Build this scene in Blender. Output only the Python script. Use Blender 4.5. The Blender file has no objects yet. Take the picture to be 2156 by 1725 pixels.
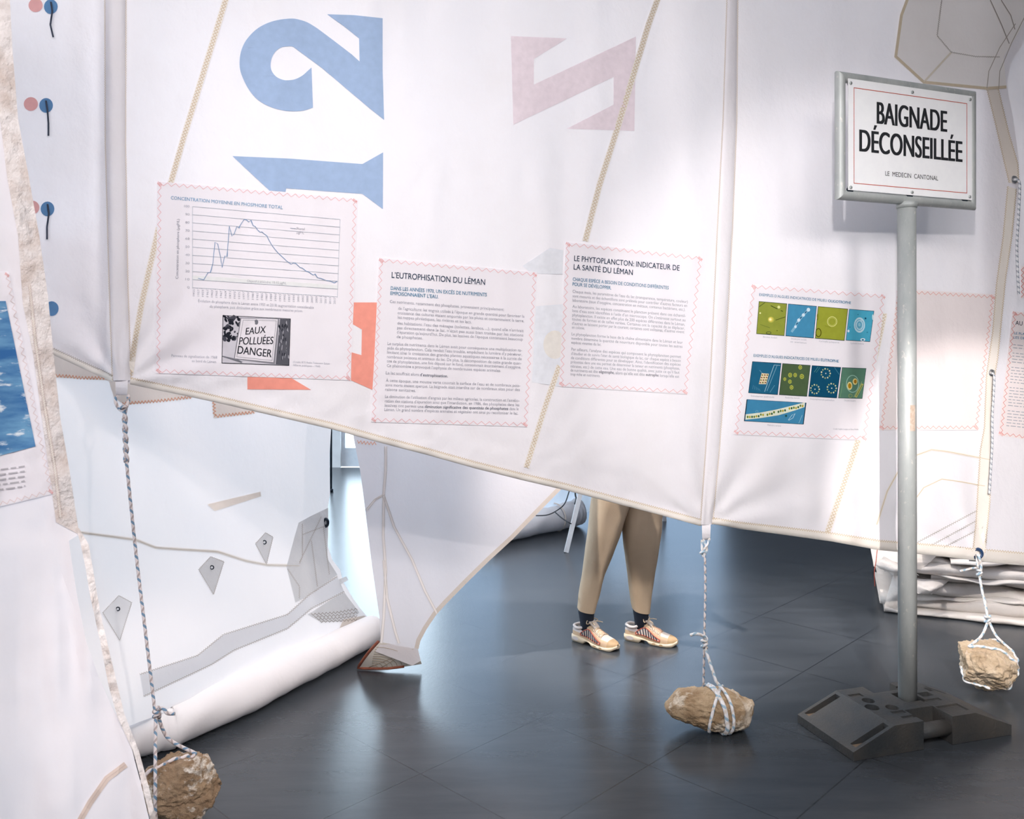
import bpy, bmesh, math, random
from mathutils import Vector, noise, Matrix
from mathutils.bvhtree import BVHTree
from mathutils.geometry import tessellate_polygon

random.seed(4)
sc = bpy.context.scene
COL = sc.collection

# ------------------------------------------------------------------ camera
EYE = 1.60            # eye height of the photographer
F = 1819.0            # focal length in pixels of the 2156 wide frame
CX, HZ = 1078.0, 720.0  # vanishing column and horizon row
cd = bpy.data.cameras.new('camera'); cam = bpy.data.objects.new('camera', cd); COL.objects.link(cam)
cam.location = (0, 0, EYE); cam.rotation_euler = (math.radians(90), 0, 0)
cd.sensor_fit = 'HORIZONTAL'; cd.sensor_width = 36; cd.lens = 36*F/2156
cd.shift_y = -(862.5-HZ)/2156; cd.clip_start = .05
cd.dof.use_dof = True; cd.dof.focus_distance = 3.9; cd.dof.aperture_fstop = 7.0
sc.camera = cam

# ------------------------------------------------------------------ sky and lamps
sc.view_settings.view_transform = 'Standard'; sc.view_settings.look = 'None'
sc.view_settings.gamma = 1; sc.view_settings.use_curve_mapping = False
sc.view_settings.exposure = 0.0
wd = bpy.data.worlds.new('sky'); sc.world = wd; wd.use_nodes = True
wd.node_tree.nodes['Background'].inputs[0].default_value = (.80, .91, 1.0, 1)
wd.node_tree.nodes['Background'].inputs[1].default_value = 7.5

def lamp(kind, name, loc, target, energy, color=(1, 1, 1), **kw):
    l = bpy.data.lights.new(name, kind); l.energy = energy; l.color = color
    for k, v in kw.items(): setattr(l, k, v)
    o = bpy.data.objects.new(name, l); COL.objects.link(o); o.location = loc
    o.rotation_euler = (Vector(target)-Vector(loc)).to_track_quat('-Z', 'Y').to_euler()
    return o
WARM = (1, .955, .93)
# track spots in front of the hanging sails
lamp('SPOT', 'track_spot_centre', (.15, .3, 2.75), (-.05, 3.3, 2.1), 118, WARM, spot_size=math.radians(62), spot_blend=.9, shadow_soft_size=.02)
lamp('SPOT', 'track_spot_right', (.22, .35, 2.8), (1.75, 3.9, 1.35), 200, WARM, spot_size=math.radians(44), spot_blend=.5, shadow_soft_size=.012)
lamp('SPOT', 'track_spot_low', (2.7, .5, 3.3), (1.4, 3.7, .6), 180, WARM, spot_size=math.radians(54), spot_blend=.6, shadow_soft_size=.4)
lamp('SPOT', 'track_spot_left', (1.1, .3, 3.1), (-1.3, 3.0, 1.5), 112, (1, .94, .92), spot_size=math.radians(56), spot_blend=.9, shadow_soft_size=.04)
lamp('SPOT', 'track_spot_floor_left', (.35, .4, 2.9), (-1.25, 3.35, -.25), 140, (1, .94, .92), spot_size=math.radians(22), spot_blend=.5, shadow_soft_size=.02)
lamp('SPOT', 'track_spot_floor_right', (1.0, .3, 2.6), (2.65, 4.9, .25), 620, (1, .93, .88), spot_size=math.radians(26), spot_blend=.4, shadow_soft_size=.02)
# wide ceiling wash behind the photographer, and unseen fill lamps added to brighten things between the sails
lamp('AREA', 'ceiling_wash', (-.4, -1.2, 4.15), (-.2, 1.2, 0), 305, (1, .95, .93), shape='RECTANGLE', size=5, size_y=1.6)
lamp('AREA', 'fill_wash_rear', (.9, 5.6, 4.15), (.9, 5.6, 0), 110, (1, .93, .88), shape='RECTANGLE', size=3, size_y=1.5)
lamp('SPOT', 'fill_spot_roll', (1.0, 4.0, 3.95), (-.6, 4.0, .4), 100, (1, .93, .9), spot_size=math.radians(50), spot_blend=.5, shadow_soft_size=.03)
lamp('SPOT', 'fill_spot_person', (.1, 3.75, 3.9), (.7, 4.75, .5), 900, (1, .93, .88), spot_size=math.radians(36), spot_blend=.6, shadow_soft_size=.04)
lamp('SPOT', 'fill_spot_pile', (2.0, 4.4, 3.9), (2.75, 5.0, .2), 300, (1, .93, .88), spot_size=math.radians(40), spot_blend=.5, shadow_soft_size=.03)

# ------------------------------------------------------------------ helpers
def S(px, py, d):
    """survey: the point seen at photo column/row px,py standing d metres into the room"""
    return Vector(((px-CX)/F*d, d, EYE-(py-HZ)/F*d))
def SF(px, py):
    """survey: the floor point seen at px,py"""
    return S(px, py, F*EYE/(py-HZ))
def lin(c):
    return tuple(((v/255)/12.92 if v/255 <= .04045 else ((v/255+.055)/1.055)**2.4) for v in c)
def lerp(a, b, t): return a+(b-a)*t
def sstep(a, b, x):
    t = max(0., min(1., (x-a)/(b-a))); return t*t*(3-2*t)
def table(pts, x):
    if x <= pts[0][0]: return pts[0][1]
    for (a, b), (c, d) in zip(pts, pts[1:]):
        if x <= c: return lerp(b, d, (x-a)/(c-a))
    return pts[-1][1]
def nz(x, y, z=0.): return noise.noise(Vector((x, y, z)))

MATS = {}
def nodes_of(name):
    m = bpy.data.materials.new(name); m.use_nodes = True
    nt = m.node_tree; nt.nodes.clear()
    out = nt.nodes.new('ShaderNodeOutputMaterial')
    return m, nt, out
def N(nt, typ, **kw):
    n = nt.nodes.new(typ)
    for k, v in kw.items():
        if k in n.inputs.keys() if isinstance(k, str) else False: n.inputs[k].default_value = v
        else: setattr(n, k, v)
    return n
def mixc(nt, fac, a, b):
    n = nt.nodes.new('ShaderNodeMix'); n.data_type = 'RGBA'
    for sock, v in ((n.inputs[0], fac), (n.inputs[6], a), (n.inputs[7], b)):
        if hasattr(v, 'is_linked') or isinstance(v, bpy.types.NodeSocket): nt.links.new(v, sock)
        elif isinstance(v, (int, float)): sock.default_value = v
        else: sock.default_value = (*v, 1)
    return n.outputs[2]
def ramp(nt, src, p0, p1):
    n = nt.nodes.new('ShaderNodeMapRange'); n.inputs[1].default_value = p0; n.inputs[2].default_value = p1
    nt.links.new(src, n.inputs[0]); return n.outputs[0]
def tex(nt, scale, detail=4, stretch=(1, 1, 1), rough=.5, kind='ShaderNodeTexNoise', rot=(0, 0, 0)):
    tc = nt.nodes.new('ShaderNodeTexCoord'); mp = nt.nodes.new('ShaderNodeMapping')
    mp.inputs['Scale'].default_value = stretch; mp.inputs['Rotation'].default_value = rot
    nt.links.new(tc.outputs['Object'], mp.inputs[0])
    n = nt.nodes.new(kind); n.inputs['Scale'].default_value = scale
    if 'Detail' in n.inputs: n.inputs['Detail'].default_value = detail
    if 'Roughness' in n.inputs: n.inputs['Roughness'].default_value = rough
    nt.links.new(mp.outputs[0], n.inputs['Vector'])
    return n.outputs[0]
def bump(nt, h, strength, dist):
    b = nt.nodes.new('ShaderNodeBump'); b.inputs['Strength'].default_value = strength
    b.inputs['Distance'].default_value = dist; nt.links.new(h, b.inputs['Height']); return b.outputs[0]

def cloth(name, rgb, trans=.3, dirt=(205, 190, 175), dirt_amt=.12, bmp=.35, wr=6.0, tcol=None, ds=2.6):
    """woven sailcloth: diffuse front with some light passing through"""
    if name in MATS: return MATS[name]
    m, nt, out = nodes_of(name)
    n1 = tex(nt, ds, 6, rough=.6)
    f = nt.nodes.new('ShaderNodeMath'); f.operation = 'MULTIPLY'; f.inputs[1].default_value = dirt_amt*2
    nt.links.new(ramp(nt, n1, .45, .8), f.inputs[0])
    c = mixc(nt, f.outputs[0], lin(rgb), lin(dirt))
    a = tex(nt, wr*.8, 3, (1, 1, .75), .5); a.node.noise_type = 'RIDGED_MULTIFRACTAL'; b = tex(nt, wr*3, 4, (1, 1, .8), .6)
    ad = nt.nodes.new('ShaderNodeMath'); ad.operation = 'MULTIPLY_ADD'; ad.inputs[1].default_value = .5
    nt.links.new(b, ad.inputs[0]); nt.links.new(a, ad.inputs[2])
    nm = bump(nt, ad.outputs[0], bmp*.7, .02)
    d = nt.nodes.new('ShaderNodeBsdfDiffuse'); t = nt.nodes.new('ShaderNodeBsdfTranslucent'); mx = nt.nodes.new('ShaderNodeMixShader')
    nt.links.new(c, d.inputs[0]); nt.links.new(nm, d.inputs['Normal'])
    if tcol: t.inputs[0].default_value = (*lin(tcol), 1)
    else: nt.links.new(c, t.inputs[0])
    nt.links.new(nm, t.inputs['Normal'])
    mx.inputs[0].default_value = trans
    nt.links.new(d.outputs[0], mx.inputs[1]); nt.links.new(t.outputs[0], mx.inputs[2]); nt.links.new(mx.outputs[0], out.inputs[0])
    MATS[name] = m; return m
def ink(rgb, trans=.02):
    """printed or sewn flat colour"""
    name = 'ink_%02x%02x%02x' % tuple(int(v) for v in rgb)
    if name in MATS: return MATS[name]
    m, nt, out = nodes_of(name)
    d = nt.nodes.new('ShaderNodeBsdfDiffuse'); t = nt.nodes.new('ShaderNodeBsdfTranslucent'); mx = nt.nodes.new('ShaderNodeMixShader')
    n = tex(nt, 40, 3); c = mixc(nt, ramp(nt, n, .3, .9), lin(rgb), tuple(v*.88 for v in lin(rgb)))
    nt.links.new(c, d.inputs[0]); nt.links.new(c, t.inputs[0]); mx.inputs[0].default_value = trans
    nt.links.new(d.outputs[0], mx.inputs[1]); nt.links.new(t.outputs[0], mx.inputs[2]); nt.links.new(mx.outputs[0], out.inputs[0])
    MATS[name] = m; return m
def pbr(name, rgb, rough=.5, metal=0., rgb2=None, scale=20, bmp=0., stretch=(1, 1, 1), spec=.5, detail=5, bscale=None):
    if name in MATS: return MATS[name]
    m, nt, out = nodes_of(name)
    p = nt.nodes.new('ShaderNodeBsdfPrincipled'); p.inputs['Roughness'].default_value = rough; p.inputs['Metallic'].default_value = metal
    p.inputs['Specular IOR Level'].default_value = spec
    t = tex(nt, scale, detail, stretch, .6)
    c = mixc(nt, ramp(nt, t, .35, .68), lin(rgb), lin(rgb2) if rgb2 else tuple(v*.85 for v in lin(rgb)))
    nt.links.new(c, p.inputs['Base Color'])
    if bmp: nt.links.new(bump(nt, tex(nt, bscale or scale, detail, stretch, .6), bmp, .02), p.inputs['Normal'])
    nt.links.new(p.outputs[0], out.inputs[0]); MATS[name] = m; return m

class MB:
    """collects faces and links them as ONE mesh object"""
    def __init__(s): s.v = []; s.f = []; s.m = []; s.uv = []; s.mats = []; s.smooth = []
    def mi(s, mat):
        if mat not in s.mats: s.mats.append(mat)
        return s.mats.index(mat)
    def add(s, verts, faces, mat, uvs=None, smooth=False):
        b = len(s.v); s.v.extend(Vector(v) for v in verts); k = s.mi(mat)
        for i, f in enumerate(faces):
            s.f.append([b+j for j in f]); s.m.append(k); s.smooth.append(smooth)
            s.uv.append(uvs[i] if uvs else None)
    def box(s, c, size, mat, rot=None):
        x, y, z = (v/2 for v in size); R = rot or Matrix.Identity(3)
        vs = [Vector(c)+R@Vector((a*x, b*y, d*z)) for a in (-1, 1) for b in (-1, 1) for d in (-1, 1)]
        s.add(vs, [(0, 1, 3, 2), (4, 6, 7, 5), (0, 4, 5, 1), (2, 3, 7, 6), (0, 2, 6, 4), (1, 5, 7, 3)], mat)
    def grid(s, rows, mat, smooth=True, closed=False):
        h, w = len(rows), len(rows[0]); vs = [p for r in rows for p in r]; fs = []
        for i in range(h-1):
            for j in range(w if closed else w-1):
                k = (j+1) % w; fs.append((i*w+j, i*w+k, (i+1)*w+k, (i+1)*w+j))
        s.add(vs, fs, mat, smooth=smooth)
    def tube(s, pts, r, mat, seg=8, caps=True, u0=0., smooth=True):
        pts = [Vector(p) for p in pts]; n = len(pts); rings = []; us = []
        u = u0; up = None
        for i, p in enumerate(pts):
            t = (pts[min(i+1, n-1)]-pts[max(i-1, 0)]).normalized()
            if up is None:
                up = t.orthogonal().normalized()
            else:
                up = (up-t*up.dot(t)); up = up.normalized() if up.length > 1e-6 else t.orthogonal().normalized()
            sd = t.cross(up); rr = r(i/(n-1)) if callable(r) else r
            rings.append([p+(up*math.cos(a)+sd*math.sin(a))*rr for a in (2*math.pi*k/seg for k in range(seg))])
            if i: u += (p-pts[i-1]).length
            us.append(u)
        fs, uvs = [], []
        for i in range(n-1):
            for k in range(seg):
                k2 = (k+1) % seg
                fs.append((i*seg+k, i*seg+k2, (i+1)*seg+k2, (i+1)*seg+k))
                uvs.append(((us[i], k/seg), (us[i], (k+1)/seg), (us[i+1], (k+1)/seg), (us[i+1], k/seg)))
        vs = [p for r_ in rings for p in r_]
        if caps:
            fs.append(tuple(range(seg))[::-1]); uvs.append(((u0, 0),)*seg)
            fs.append(tuple((n-1)*seg+k for k in range(seg))); uvs.append(((u, 0),)*seg)
        s.add(vs, fs, mat, uvs, smooth)
    def disc(s, c, nrm, r, mat, seg=16, r2=None):
        nrm = Vector(nrm).normalized(); a = nrm.orthogonal().normalized(); b = nrm.cross(a)
        vs = [Vector(c)+(a*math.cos(t)+b*math.sin(t))*r for t in (2*math.pi*k/seg for k in range(seg))]
        s.add(vs, [tuple(range(seg))], mat)
    def build(s, name, parent=None, origin=None):
        me = bpy.data.meshes.new(name)
        o0 = Vector(origin) if origin is not None else Vector((0, 0, 0))
        me.from_pydata([v-o0 for v in s.v], [], s.f)
        for m in s.mats: me.materials.append(m)
        me.polygons.foreach_set('material_index', s.m); me.polygons.foreach_set('use_smooth', s.smooth)
        if any(u is not None for u in s.uv):
            L = me.uv_layers.new(name='UVMap'); flat = []
            for f, u in zip(s.f, s.uv):
                for k in range(len(f)): flat.extend(u[k] if u else (0, 0))
            L.data.foreach_set('uv', flat)
        me.update()
        o = bpy.data.objects.new(name, me); COL.objects.link(o)
        if parent is not None:
            o.parent = parent
            o.location = o0 - world_loc(parent)
        else: o.location = o0
        return o
def world_loc(o):
    v = Vector(o.location)
    while o.parent: o = o.parent; v += Vector(o.location)
    return v
def tag(o, label=None, cat=None, group=None, kind=None):
    for k, v in (('label', label), ('category', cat), ('group', group), ('kind', kind)):
        if v: o[k] = v
    return o
def empty(name, loc):
    o = bpy.data.objects.new(name, None); COL.objects.link(o); o.location = loc; o.empty_display_size = .1; return o
def struct(mb, name, parent=None):
    o = mb.build(name, parent)
    if parent is None: o['kind'] = 'structure'
    return o

# ---- things laid on a hanging sheet: outlines are measured on the sheet, D is the sheet's own distance field
def area2(p): return sum(a[0]*b[1]-b[0]*a[1] for a, b in zip(p, p[1:]+p[:1]))
def sheet(mb, pts, D, eps, mat, grid=24, smooth=True):
    pts = [tuple(p) for p in pts]
    if area2(pts) > 0: pts = pts[::-1]
    bm = bmesh.new(); vs = [bm.verts.new((x, y, 0)) for x, y in pts]
    for t in tessellate_polygon([[Vector((x, y, 0)) for x, y in pts]]):
        try: bm.faces.new([vs[i] for i in t])
        except ValueError: pass
    xs = [p[0] for p in pts]; ys = [p[1] for p in pts]
    for ax, lo, hi in ((0, min(xs), max(xs)), (1, min(ys), max(ys))):
        k = math.floor(lo/grid)+1
        while k*grid < hi:
            co = Vector((0, 0, 0)); co[ax] = k*grid; no = Vector((0, 0, 0)); no[ax] = 1
            bmesh.ops.bisect_plane(bm, geom=bm.verts[:]+bm.edges[:]+bm.faces[:], plane_co=co, plane_no=no, dist=1e-4)
            k += 1
    bmesh.ops.recalc_face_normals(bm, faces=bm.faces[:])
    bm.verts.index_update()
    V = [S(v.co.x, v.co.y, D(v.co.x, v.co.y)-eps) for v in bm.verts]
    fs = []; tot = 0.
    for f in bm.faces:
        idx = [v.index for v in f.verts]; fs.append(idx)
        tot += sum((V[b]-V[idx[0]]).cross(V[c]-V[idx[0]]).y for b, c in zip(idx[1:], idx[2:]))
    if tot > 0: fs = [f[::-1] for f in fs]
    bm.free()
    mb.add(V, fs, mat, smooth=smooth)
def resample(path, step):
    out = [path[0]]; acc = 0.
    for a, b in zip(path, path[1:]):
        L = math.hypot(b[0]-a[0], b[1]-a[1]); n = max(1, int(L/step+.5))
        for k in range(1, n+1): out.append((lerp(a[0], b[0], k/n), lerp(a[1], b[1], k/n)))
    return out
def ribbon(mb, path, w, D, eps, mat, step=None):
    p = resample(path, step) if step else path
    if not step: p = resample(p, 14)
    V, fs = [], []; n = len(p)
    for i, q in enumerate(p):
        a = p[max(0, i-1)]; b = p[min(n-1, i+1)]; dx, dy = b[0]-a[0], b[1]-a[1]; L = math.hypot(dx, dy) or 1
        nx, ny = -dy/L*w/2, dx/L*w/2
        if 0 < i < n-1:
            c1 = math.hypot(q[0]-a[0], q[1]-a[1]) or 1; ux, uy = (q[0]-a[0])/c1, (q[1]-a[1])/c1
            k = abs(ux*dx/L+uy*dy/L); k = 1/max(k, .5); nx *= k; ny *= k
        for sg in (1, -1):
            x, y = q[0]+sg*nx, q[1]+sg*ny; V.append(S(x, y, D(x, y)-eps))
    for i in range(n-1): fs.append((2*i, 2*i+2, 2*i+3, 2*i+1))
    mb.add(V, fs, mat)
def zigzag(path, period, amp, phase=0):
    p = resample(path, period/2); out = []
    for i, q in enumerate(p):
        a = p[max(0, i-1)]; b = p[min(len(p)-1, i+1)]; L = math.hypot(b[0]-a[0], b[1]-a[1]) or 1
        sg = 1 if (i+phase) % 2 else -1
        out.append((q[0]-(b[1]-a[1])/L*amp*sg, q[1]+(b[0]-a[0])/L*amp*sg))
    return out
FONTMESH = {}
def text_geo(s, bold):
    key = (s, bold)
    if key in FONTMESH: return FONTMESH[key]
    c = bpy.data.curves.new('t', 'FONT'); c.body = s; c.size = 1; c.resolution_u = 8 if s.isupper() and len(s) < 26 else 2; c.fill_mode = 'FRONT'; c.offset = bold
    o = bpy.data.objects.new('t', c); COL.objects.link(o)
    bpy.context.view_layer.update()
    me = o.evaluated_get(bpy.context.evaluated_depsgraph_get()).to_mesh()
    V = [(v.co.x, v.co.y) for v in me.vertices]; fs = [tuple(p.vertices) for p in me.polygons]
    bpy.data.objects.remove(o); bpy.data.curves.remove(c)
    FONTMESH[key] = (V, fs); return V, fs
CAP = max(v[1] for v in text_geo('H', 0.)[0])
def text_map(s, bold=0.): 
    V, fs = text_geo(s, 0.)
    xs = [v[0] for v in V] or [0, 1]
    return V, fs, min(xs), max(xs)
def write(mb, s, p0, p1, cap, D, eps, mat, bold=0., up=None):
    """set s along the baseline p0-p1, capital height cap"""
    V, fs, a, b = text_map(s, bold)
    if bold:
        for k in (-1, 1): write(mb, s, (p0[0]+k*bold*cap*1.1, p0[1]), (p1[0]+k*bold*cap*1.1, p1[1]), cap, D, eps+k*2e-5, mat, 0., up)
        return
    dx, dy = p1[0]-p0[0], p1[1]-p0[1]; L = math.hypot(dx, dy)
    if up is None: up = (.04, -1) if abs(dx) > abs(dy) else (dy/L, -dx/L)
    P = []
    for x, y in V:
        t = (x-a)/(b-a); q = y/CAP*cap
        X, Y = p0[0]+dx*t+up[0]*q, p0[1]+dy*t+up[1]*q
        P.append(S(X, Y, D(X, Y)-eps))
    F2 = []
    for f in fs:
        n = (P[f[1]]-P[f[0]]).cross(P[f[2]]-P[f[0]])
        F2.append(f[::-1] if n.y > 0 else f)
    mb.add(P, F2, mat)
def smooth_path(p, n=6):
    out = []; P = [p[0]]+list(p)+[p[-1]]
    for i in range(1, len(P)-2):
        for k in range(n):
            t = k/n; a, b, c, d = P[i-1], P[i], P[i+1], P[i+2]
            out.append(.5*((2*b)+(c-a)*t+(2*a-5*b+4*c-d)*t*t+(3*b-a-3*c+d)*t**3))
    out.append(P[-2]); return out
def frame_of(ox, oy, k):
    """measurements taken on an enlargement: back to whole-photo rows and columns"""
    return lambda *q: [(ox+x*k, oy+y*k) for x, y in q]
def ell(c, rx, ry, n=20, rot=0.):
    cr, sr = math.cos(rot), math.sin(rot)
    return [(c[0]+rx*math.cos(t)*cr-ry*math.sin(t)*sr, c[1]+rx*math.cos(t)*sr+ry*math.sin(t)*cr) for t in (2*math.pi*i/n for i in range(n))]

# ------------------------------------------------------------------ materials of the place
def floor_mat():
    m, nt, out = nodes_of('slate_tile'); p = nt.nodes.new('ShaderNodeBsdfPrincipled')
    tc = nt.nodes.new('ShaderNodeTexCoord'); sep = nt.nodes.new('ShaderNodeSeparateXYZ')
    mp = nt.nodes.new('ShaderNodeMapping'); mp.inputs['Rotation'].default_value = (0, 0, -math.radians(45.9))
    nt.links.new(tc.outputs['Object'], mp.inputs[0]); nt.links.new(mp.outputs[0], sep.inputs[0])
    def line(sock, period, off):
        a = nt.nodes.new('ShaderNodeMath'); a.operation = 'ADD'; a.inputs[1].default_value = -off+period*40; nt.links.new(sock, a.inputs[0])
        b = nt.nodes.new('ShaderNodeMath'); b.operation = 'MODULO'; b.inputs[1].default_value = period; nt.links.new(a.outputs[0], b.inputs[0])
        c = nt.nodes.new('ShaderNodeMath'); c.operation = 'LESS_THAN'; c.inputs[1].default_value = .0055; nt.links.new(b.outputs[0], c.inputs[0])
        return c.outputs[0]
    R = Matrix.Rotation(-math.radians(45.9), 3, 'Z')
    qa = R@SF(1230, 1470); qb = R@SF(1230, 1396)
    la, lb = line(sep.outputs[1], .3563*EYE, qa.y), line(sep.outputs[0], .401*EYE, qb.x)
    mx = nt.nodes.new('ShaderNodeMath'); mx.operation = 'MAXIMUM'; nt.links.new(la, mx.inputs[0]); nt.links.new(lb, mx.inputs[1])
    n1 = tex(nt, 3, 6, (.6, 3.2, 1), .6, rot=(0, 0, -math.radians(45.9))); n2 = tex(nt, 60, 3)
    c = mixc(nt, ramp(nt, n1, .3, .75), lin((51, 55, 60)), lin((63, 67, 72)))
    c = mixc(nt, mx.outputs[0], c, lin((38, 41, 46)))
    nt.links.new(c, p.inputs['Base Color'])
    r = nt.nodes.new('ShaderNodeMapRange'); r.inputs[3].default_value = .27; r.inputs[4].default_value = .27; nt.links.new(n1, r.inputs[0])
    nt.links.new(r.outputs[0], p.inputs['Roughness']); p.inputs['Specular IOR Level'].default_value = .5
    nt.links.new(bump(nt, n2, .06, .004), p.inputs['Normal']); nt.links.new(p.outputs[0], out.inputs[0]); return m
M_floor = floor_mat()
M_plaster = pbr('white_plaster', (225, 225, 226), .85, rgb2=(215, 215, 217), scale=6)
M_slate = pbr('dark_grey_wall', (74, 78, 86), .8, rgb2=(68, 72, 80), scale=6)
M_frame = pbr('white_window_frame', (225, 230, 236), .4, rgb2=(215, 222, 230))
M_dark = pbr('dark_metal', (30, 42, 56), .4, .3)
M_white = pbr('white_lacquer', (225, 226, 230), .45)
M_sail = cloth('sailcloth_white', (240, 236, 240), .13, (218, 208, 202), .10, .8, 5.0)
M_sail_near = cloth('sailcloth_near', (240, 232, 234), .30, (222, 208, 204), .14, .35, 4.0)
M_sail_back = cloth('sailcloth_thin', (240, 232, 230), .30, (226, 222, 226), .1, .35, 4.0)
M_sail_mid = cloth('sailcloth_grey', (226, 220, 222), .35, (210, 202, 200), .12, .3, 4.0)
M_panel = cloth('panel_cloth', (246, 241, 246), .15, (236, 230, 238), .08, .25, 7.0)
M_panel_rose = cloth('panel_rose', (244, 234, 234), .06, (228, 214, 214), .15, .5, 7.0)
M_tape = cloth('cream_tape', (238, 231, 224), .05, (218, 204, 188), .15, .3, 8.0)
M_tan = cloth('tan_patch', (240, 230, 221), .1, (218, 204, 194), .15, .3, 8.0)
M_dirty = cloth('dirty_tape', (240, 232, 230), .08, (186, 160, 144), .42, 1.6, 14.0, ds=13)
M_greyp = cloth('grey_patch', (218, 217, 218), .33, (204, 201, 200), .2, .5, 14.0)
M_corner = cloth('corner_patch', (250, 245, 243), .1, (226, 218, 212), .15, .3, 6.0)
M_fold = cloth('folded_cloth', (230, 222, 216), .1, (210, 200, 190), .15, .8, 9.0)
TH_pink, TH_tan, TH_orange, TH_grey = ink((240, 188, 190)), ink((216, 196, 168)), ink((232, 164, 130)), ink((188, 180, 174))
def rope_mat(name, c0, c1, c2, k=16):
    m, nt, out = nodes_of(name); p = nt.nodes.new('ShaderNodeBsdfPrincipled'); p.inputs['Roughness'].default_value = .7
    uv = nt.nodes.new('ShaderNodeUVMap'); sp = nt.nodes.new('ShaderNodeSeparateXYZ'); nt.links.new(uv.outputs[0], sp.inputs[0])
    def band(kk, sgn, lo):
        a = nt.nodes.new('ShaderNodeMath'); a.operation = 'MULTIPLY_ADD'; a.inputs[1].default_value = kk; nt.links.new(sp.outputs[0], a.inputs[0])
        b = nt.nodes.new('ShaderNodeMath'); b.operation = 'MULTIPLY'; b.inputs[1].default_value = sgn; nt.links.new(sp.outputs[1], b.inputs[0])
        nt.links.new(b.outputs[0], a.inputs[2])
        f = nt.nodes.new('ShaderNodeMath'); f.operation = 'FRACT'; nt.links.new(a.outputs[0], f.inputs[0])
        g = nt.nodes.new('ShaderNodeMath'); g.operation = 'LESS_THAN'; g.inputs[1].default_value = lo; nt.links.new(f.outputs[0], g.inputs[0]); return g.outputs[0], f.outputs[0]
    b1, f1 = band(k, 1, .3); b2, _ = band(k, -1, .25)
    c = mixc(nt, b1, lin(c0), lin(c1)); c = mixc(nt, b2, c, lin(c2)); nt.links.new(c, p.inputs['Base Color'])
    _, f3 = band(k*9, 1, .5); nt.links.new(bump(nt, f3, .4, .002), p.inputs['Normal'])
    nt.links.new(p.outputs[0], out.inputs[0]); return m
M_rope_dark = rope_mat('rope_blue_pink', (222, 210, 208), (112, 142, 168), (176, 160, 156), 26)
M_rope = rope_mat('rope_white_blue', (230, 228, 230), (152, 178, 196), (216, 206, 198), 22)
M_cord = rope_mat('cord_grey', (212, 212, 216), (120, 130, 146), (170, 172, 180), 40)
def galv():
    m, nt, out = nodes_of('galvanised_steel'); p = nt.nodes.new('ShaderNodeBsdfPrincipled')
    p.inputs['Metallic'].default_value = .2; p.inputs['Roughness'].default_value = .5
    a = tex(nt, 9, 6, (1, 1, .35), .65); b = tex(nt, 55, 4, (1, 1, .5), .6)
    c = mixc(nt, ramp(nt, a, .35, .7), lin((160, 165, 165)), lin((186, 189, 188)))
    c = mixc(nt, ramp(nt, b, .62, .72), c, lin((206, 204, 198)))
    nt.links.new(c, p.inputs['Base Color']); nt.links.new(bump(nt, b, .1, .002), p.inputs['Normal']); nt.links.new(p.outputs[0], out.inputs[0]); return m
M_galv = galv()
M_rubber = pbr('black_rubber', (42, 46, 50), .62, rgb2=(68, 64, 60), scale=5, bmp=.25, bscale=90)
M_dust = pbr('dusty_rubber', (116, 98, 80), .85)
M_sign = pbr('white_enamel', (246, 246, 248), .3, rgb2=(242, 242, 245))
def rock_mat(name, a, b, v, vs=5.0):
    m, nt, out = nodes_of(name); p = nt.nodes.new('ShaderNodeBsdfPrincipled'); p.inputs['Roughness'].default_value = .85
    n1 = tex(nt, 9, 8, rough=.65); n2 = tex(nt, vs, 6, (1, 1, 1.4), .7); n3 = tex(nt, 34, 6, rough=.7)
    c = mixc(nt, ramp(nt, n1, .35, .65), lin(a), lin(b)); c = mixc(nt, ramp(nt, n2, .52, .60), c, lin(v))
    c = mixc(nt, ramp(nt, n3, .6, .75), c, tuple(x*.35 for x in lin(a)))
    nt.links.new(c, p.inputs['Base Color']); nt.links.new(bump(nt, n3, .9, .02), p.inputs['Normal']); nt.links.new(p.outputs[0], out.inputs[0]); return m

# ------------------------------------------------------------------ the room
XL, XR, YF, YB, ZC = -6.0, 8.0, -5.0, 11.0, 4.3
mb = MB(); mb.add([(XL, YF, 0), (XR, YF, 0), (XR, YB, 0), (XL, YB, 0)], [(0, 1, 2, 3)], M_floor); struct(mb, 'floor')
mb = MB(); mb.box(((XL+XR)/2, (YF+YB)/2, ZC+.1), (XR-XL+.6, YB-YF+.6, .2), M_plaster); struct(mb, 'ceiling')
mb = MB(); mb.box(((XL+XR)/2, YF-.15, ZC/2), (XR-XL+.6, .3, ZC), M_plaster); struct(mb, 'wall_front')
mb = MB(); mb.box((XR+.15, (YF+YB)/2, ZC/2), (.3, YB-YF, ZC), M_slate); struct(mb, 'wall_right')
# rear wall: piers and lintel around the glazing; left wall likewise
GX = [(-5.4, -2.30), (-2.185, -.95), (-.9, 2.75)]
ZH = 3.95
mb = MB()
edges = [XL-.3]+[e for g in GX for e in g]+[XR+.3]
for a, b in zip(edges[0::2], edges[1::2]): mb.box(((a+b)/2, YB+.15, ZH/2), (b-a, .3, ZH), M_plaster if b < 3 else M_slate)
mb.box(((XL+XR)/2, YB+.15, (ZH+ZC)/2), (XR-XL+.6, .3, ZC-ZH), M_plaster)
struct(mb, 'wall_back')
LY = (2.2, 10.2)
mb = MB()
mb.box((XL-.15, (YF+LY[0])/2, ZC/2), (.3, LY[0]-YF, ZC), M_plaster); mb.box((XL-.15, (LY[1]+YB)/2, ZC/2), (.3, YB-LY[1], ZC), M_plaster)
mb.box((XL-.15, sum(LY)/2, (ZH+ZC)/2), (.3, LY[1]-LY[0], ZC-ZH), M_plaster); struct(mb, 'wall_left')
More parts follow.
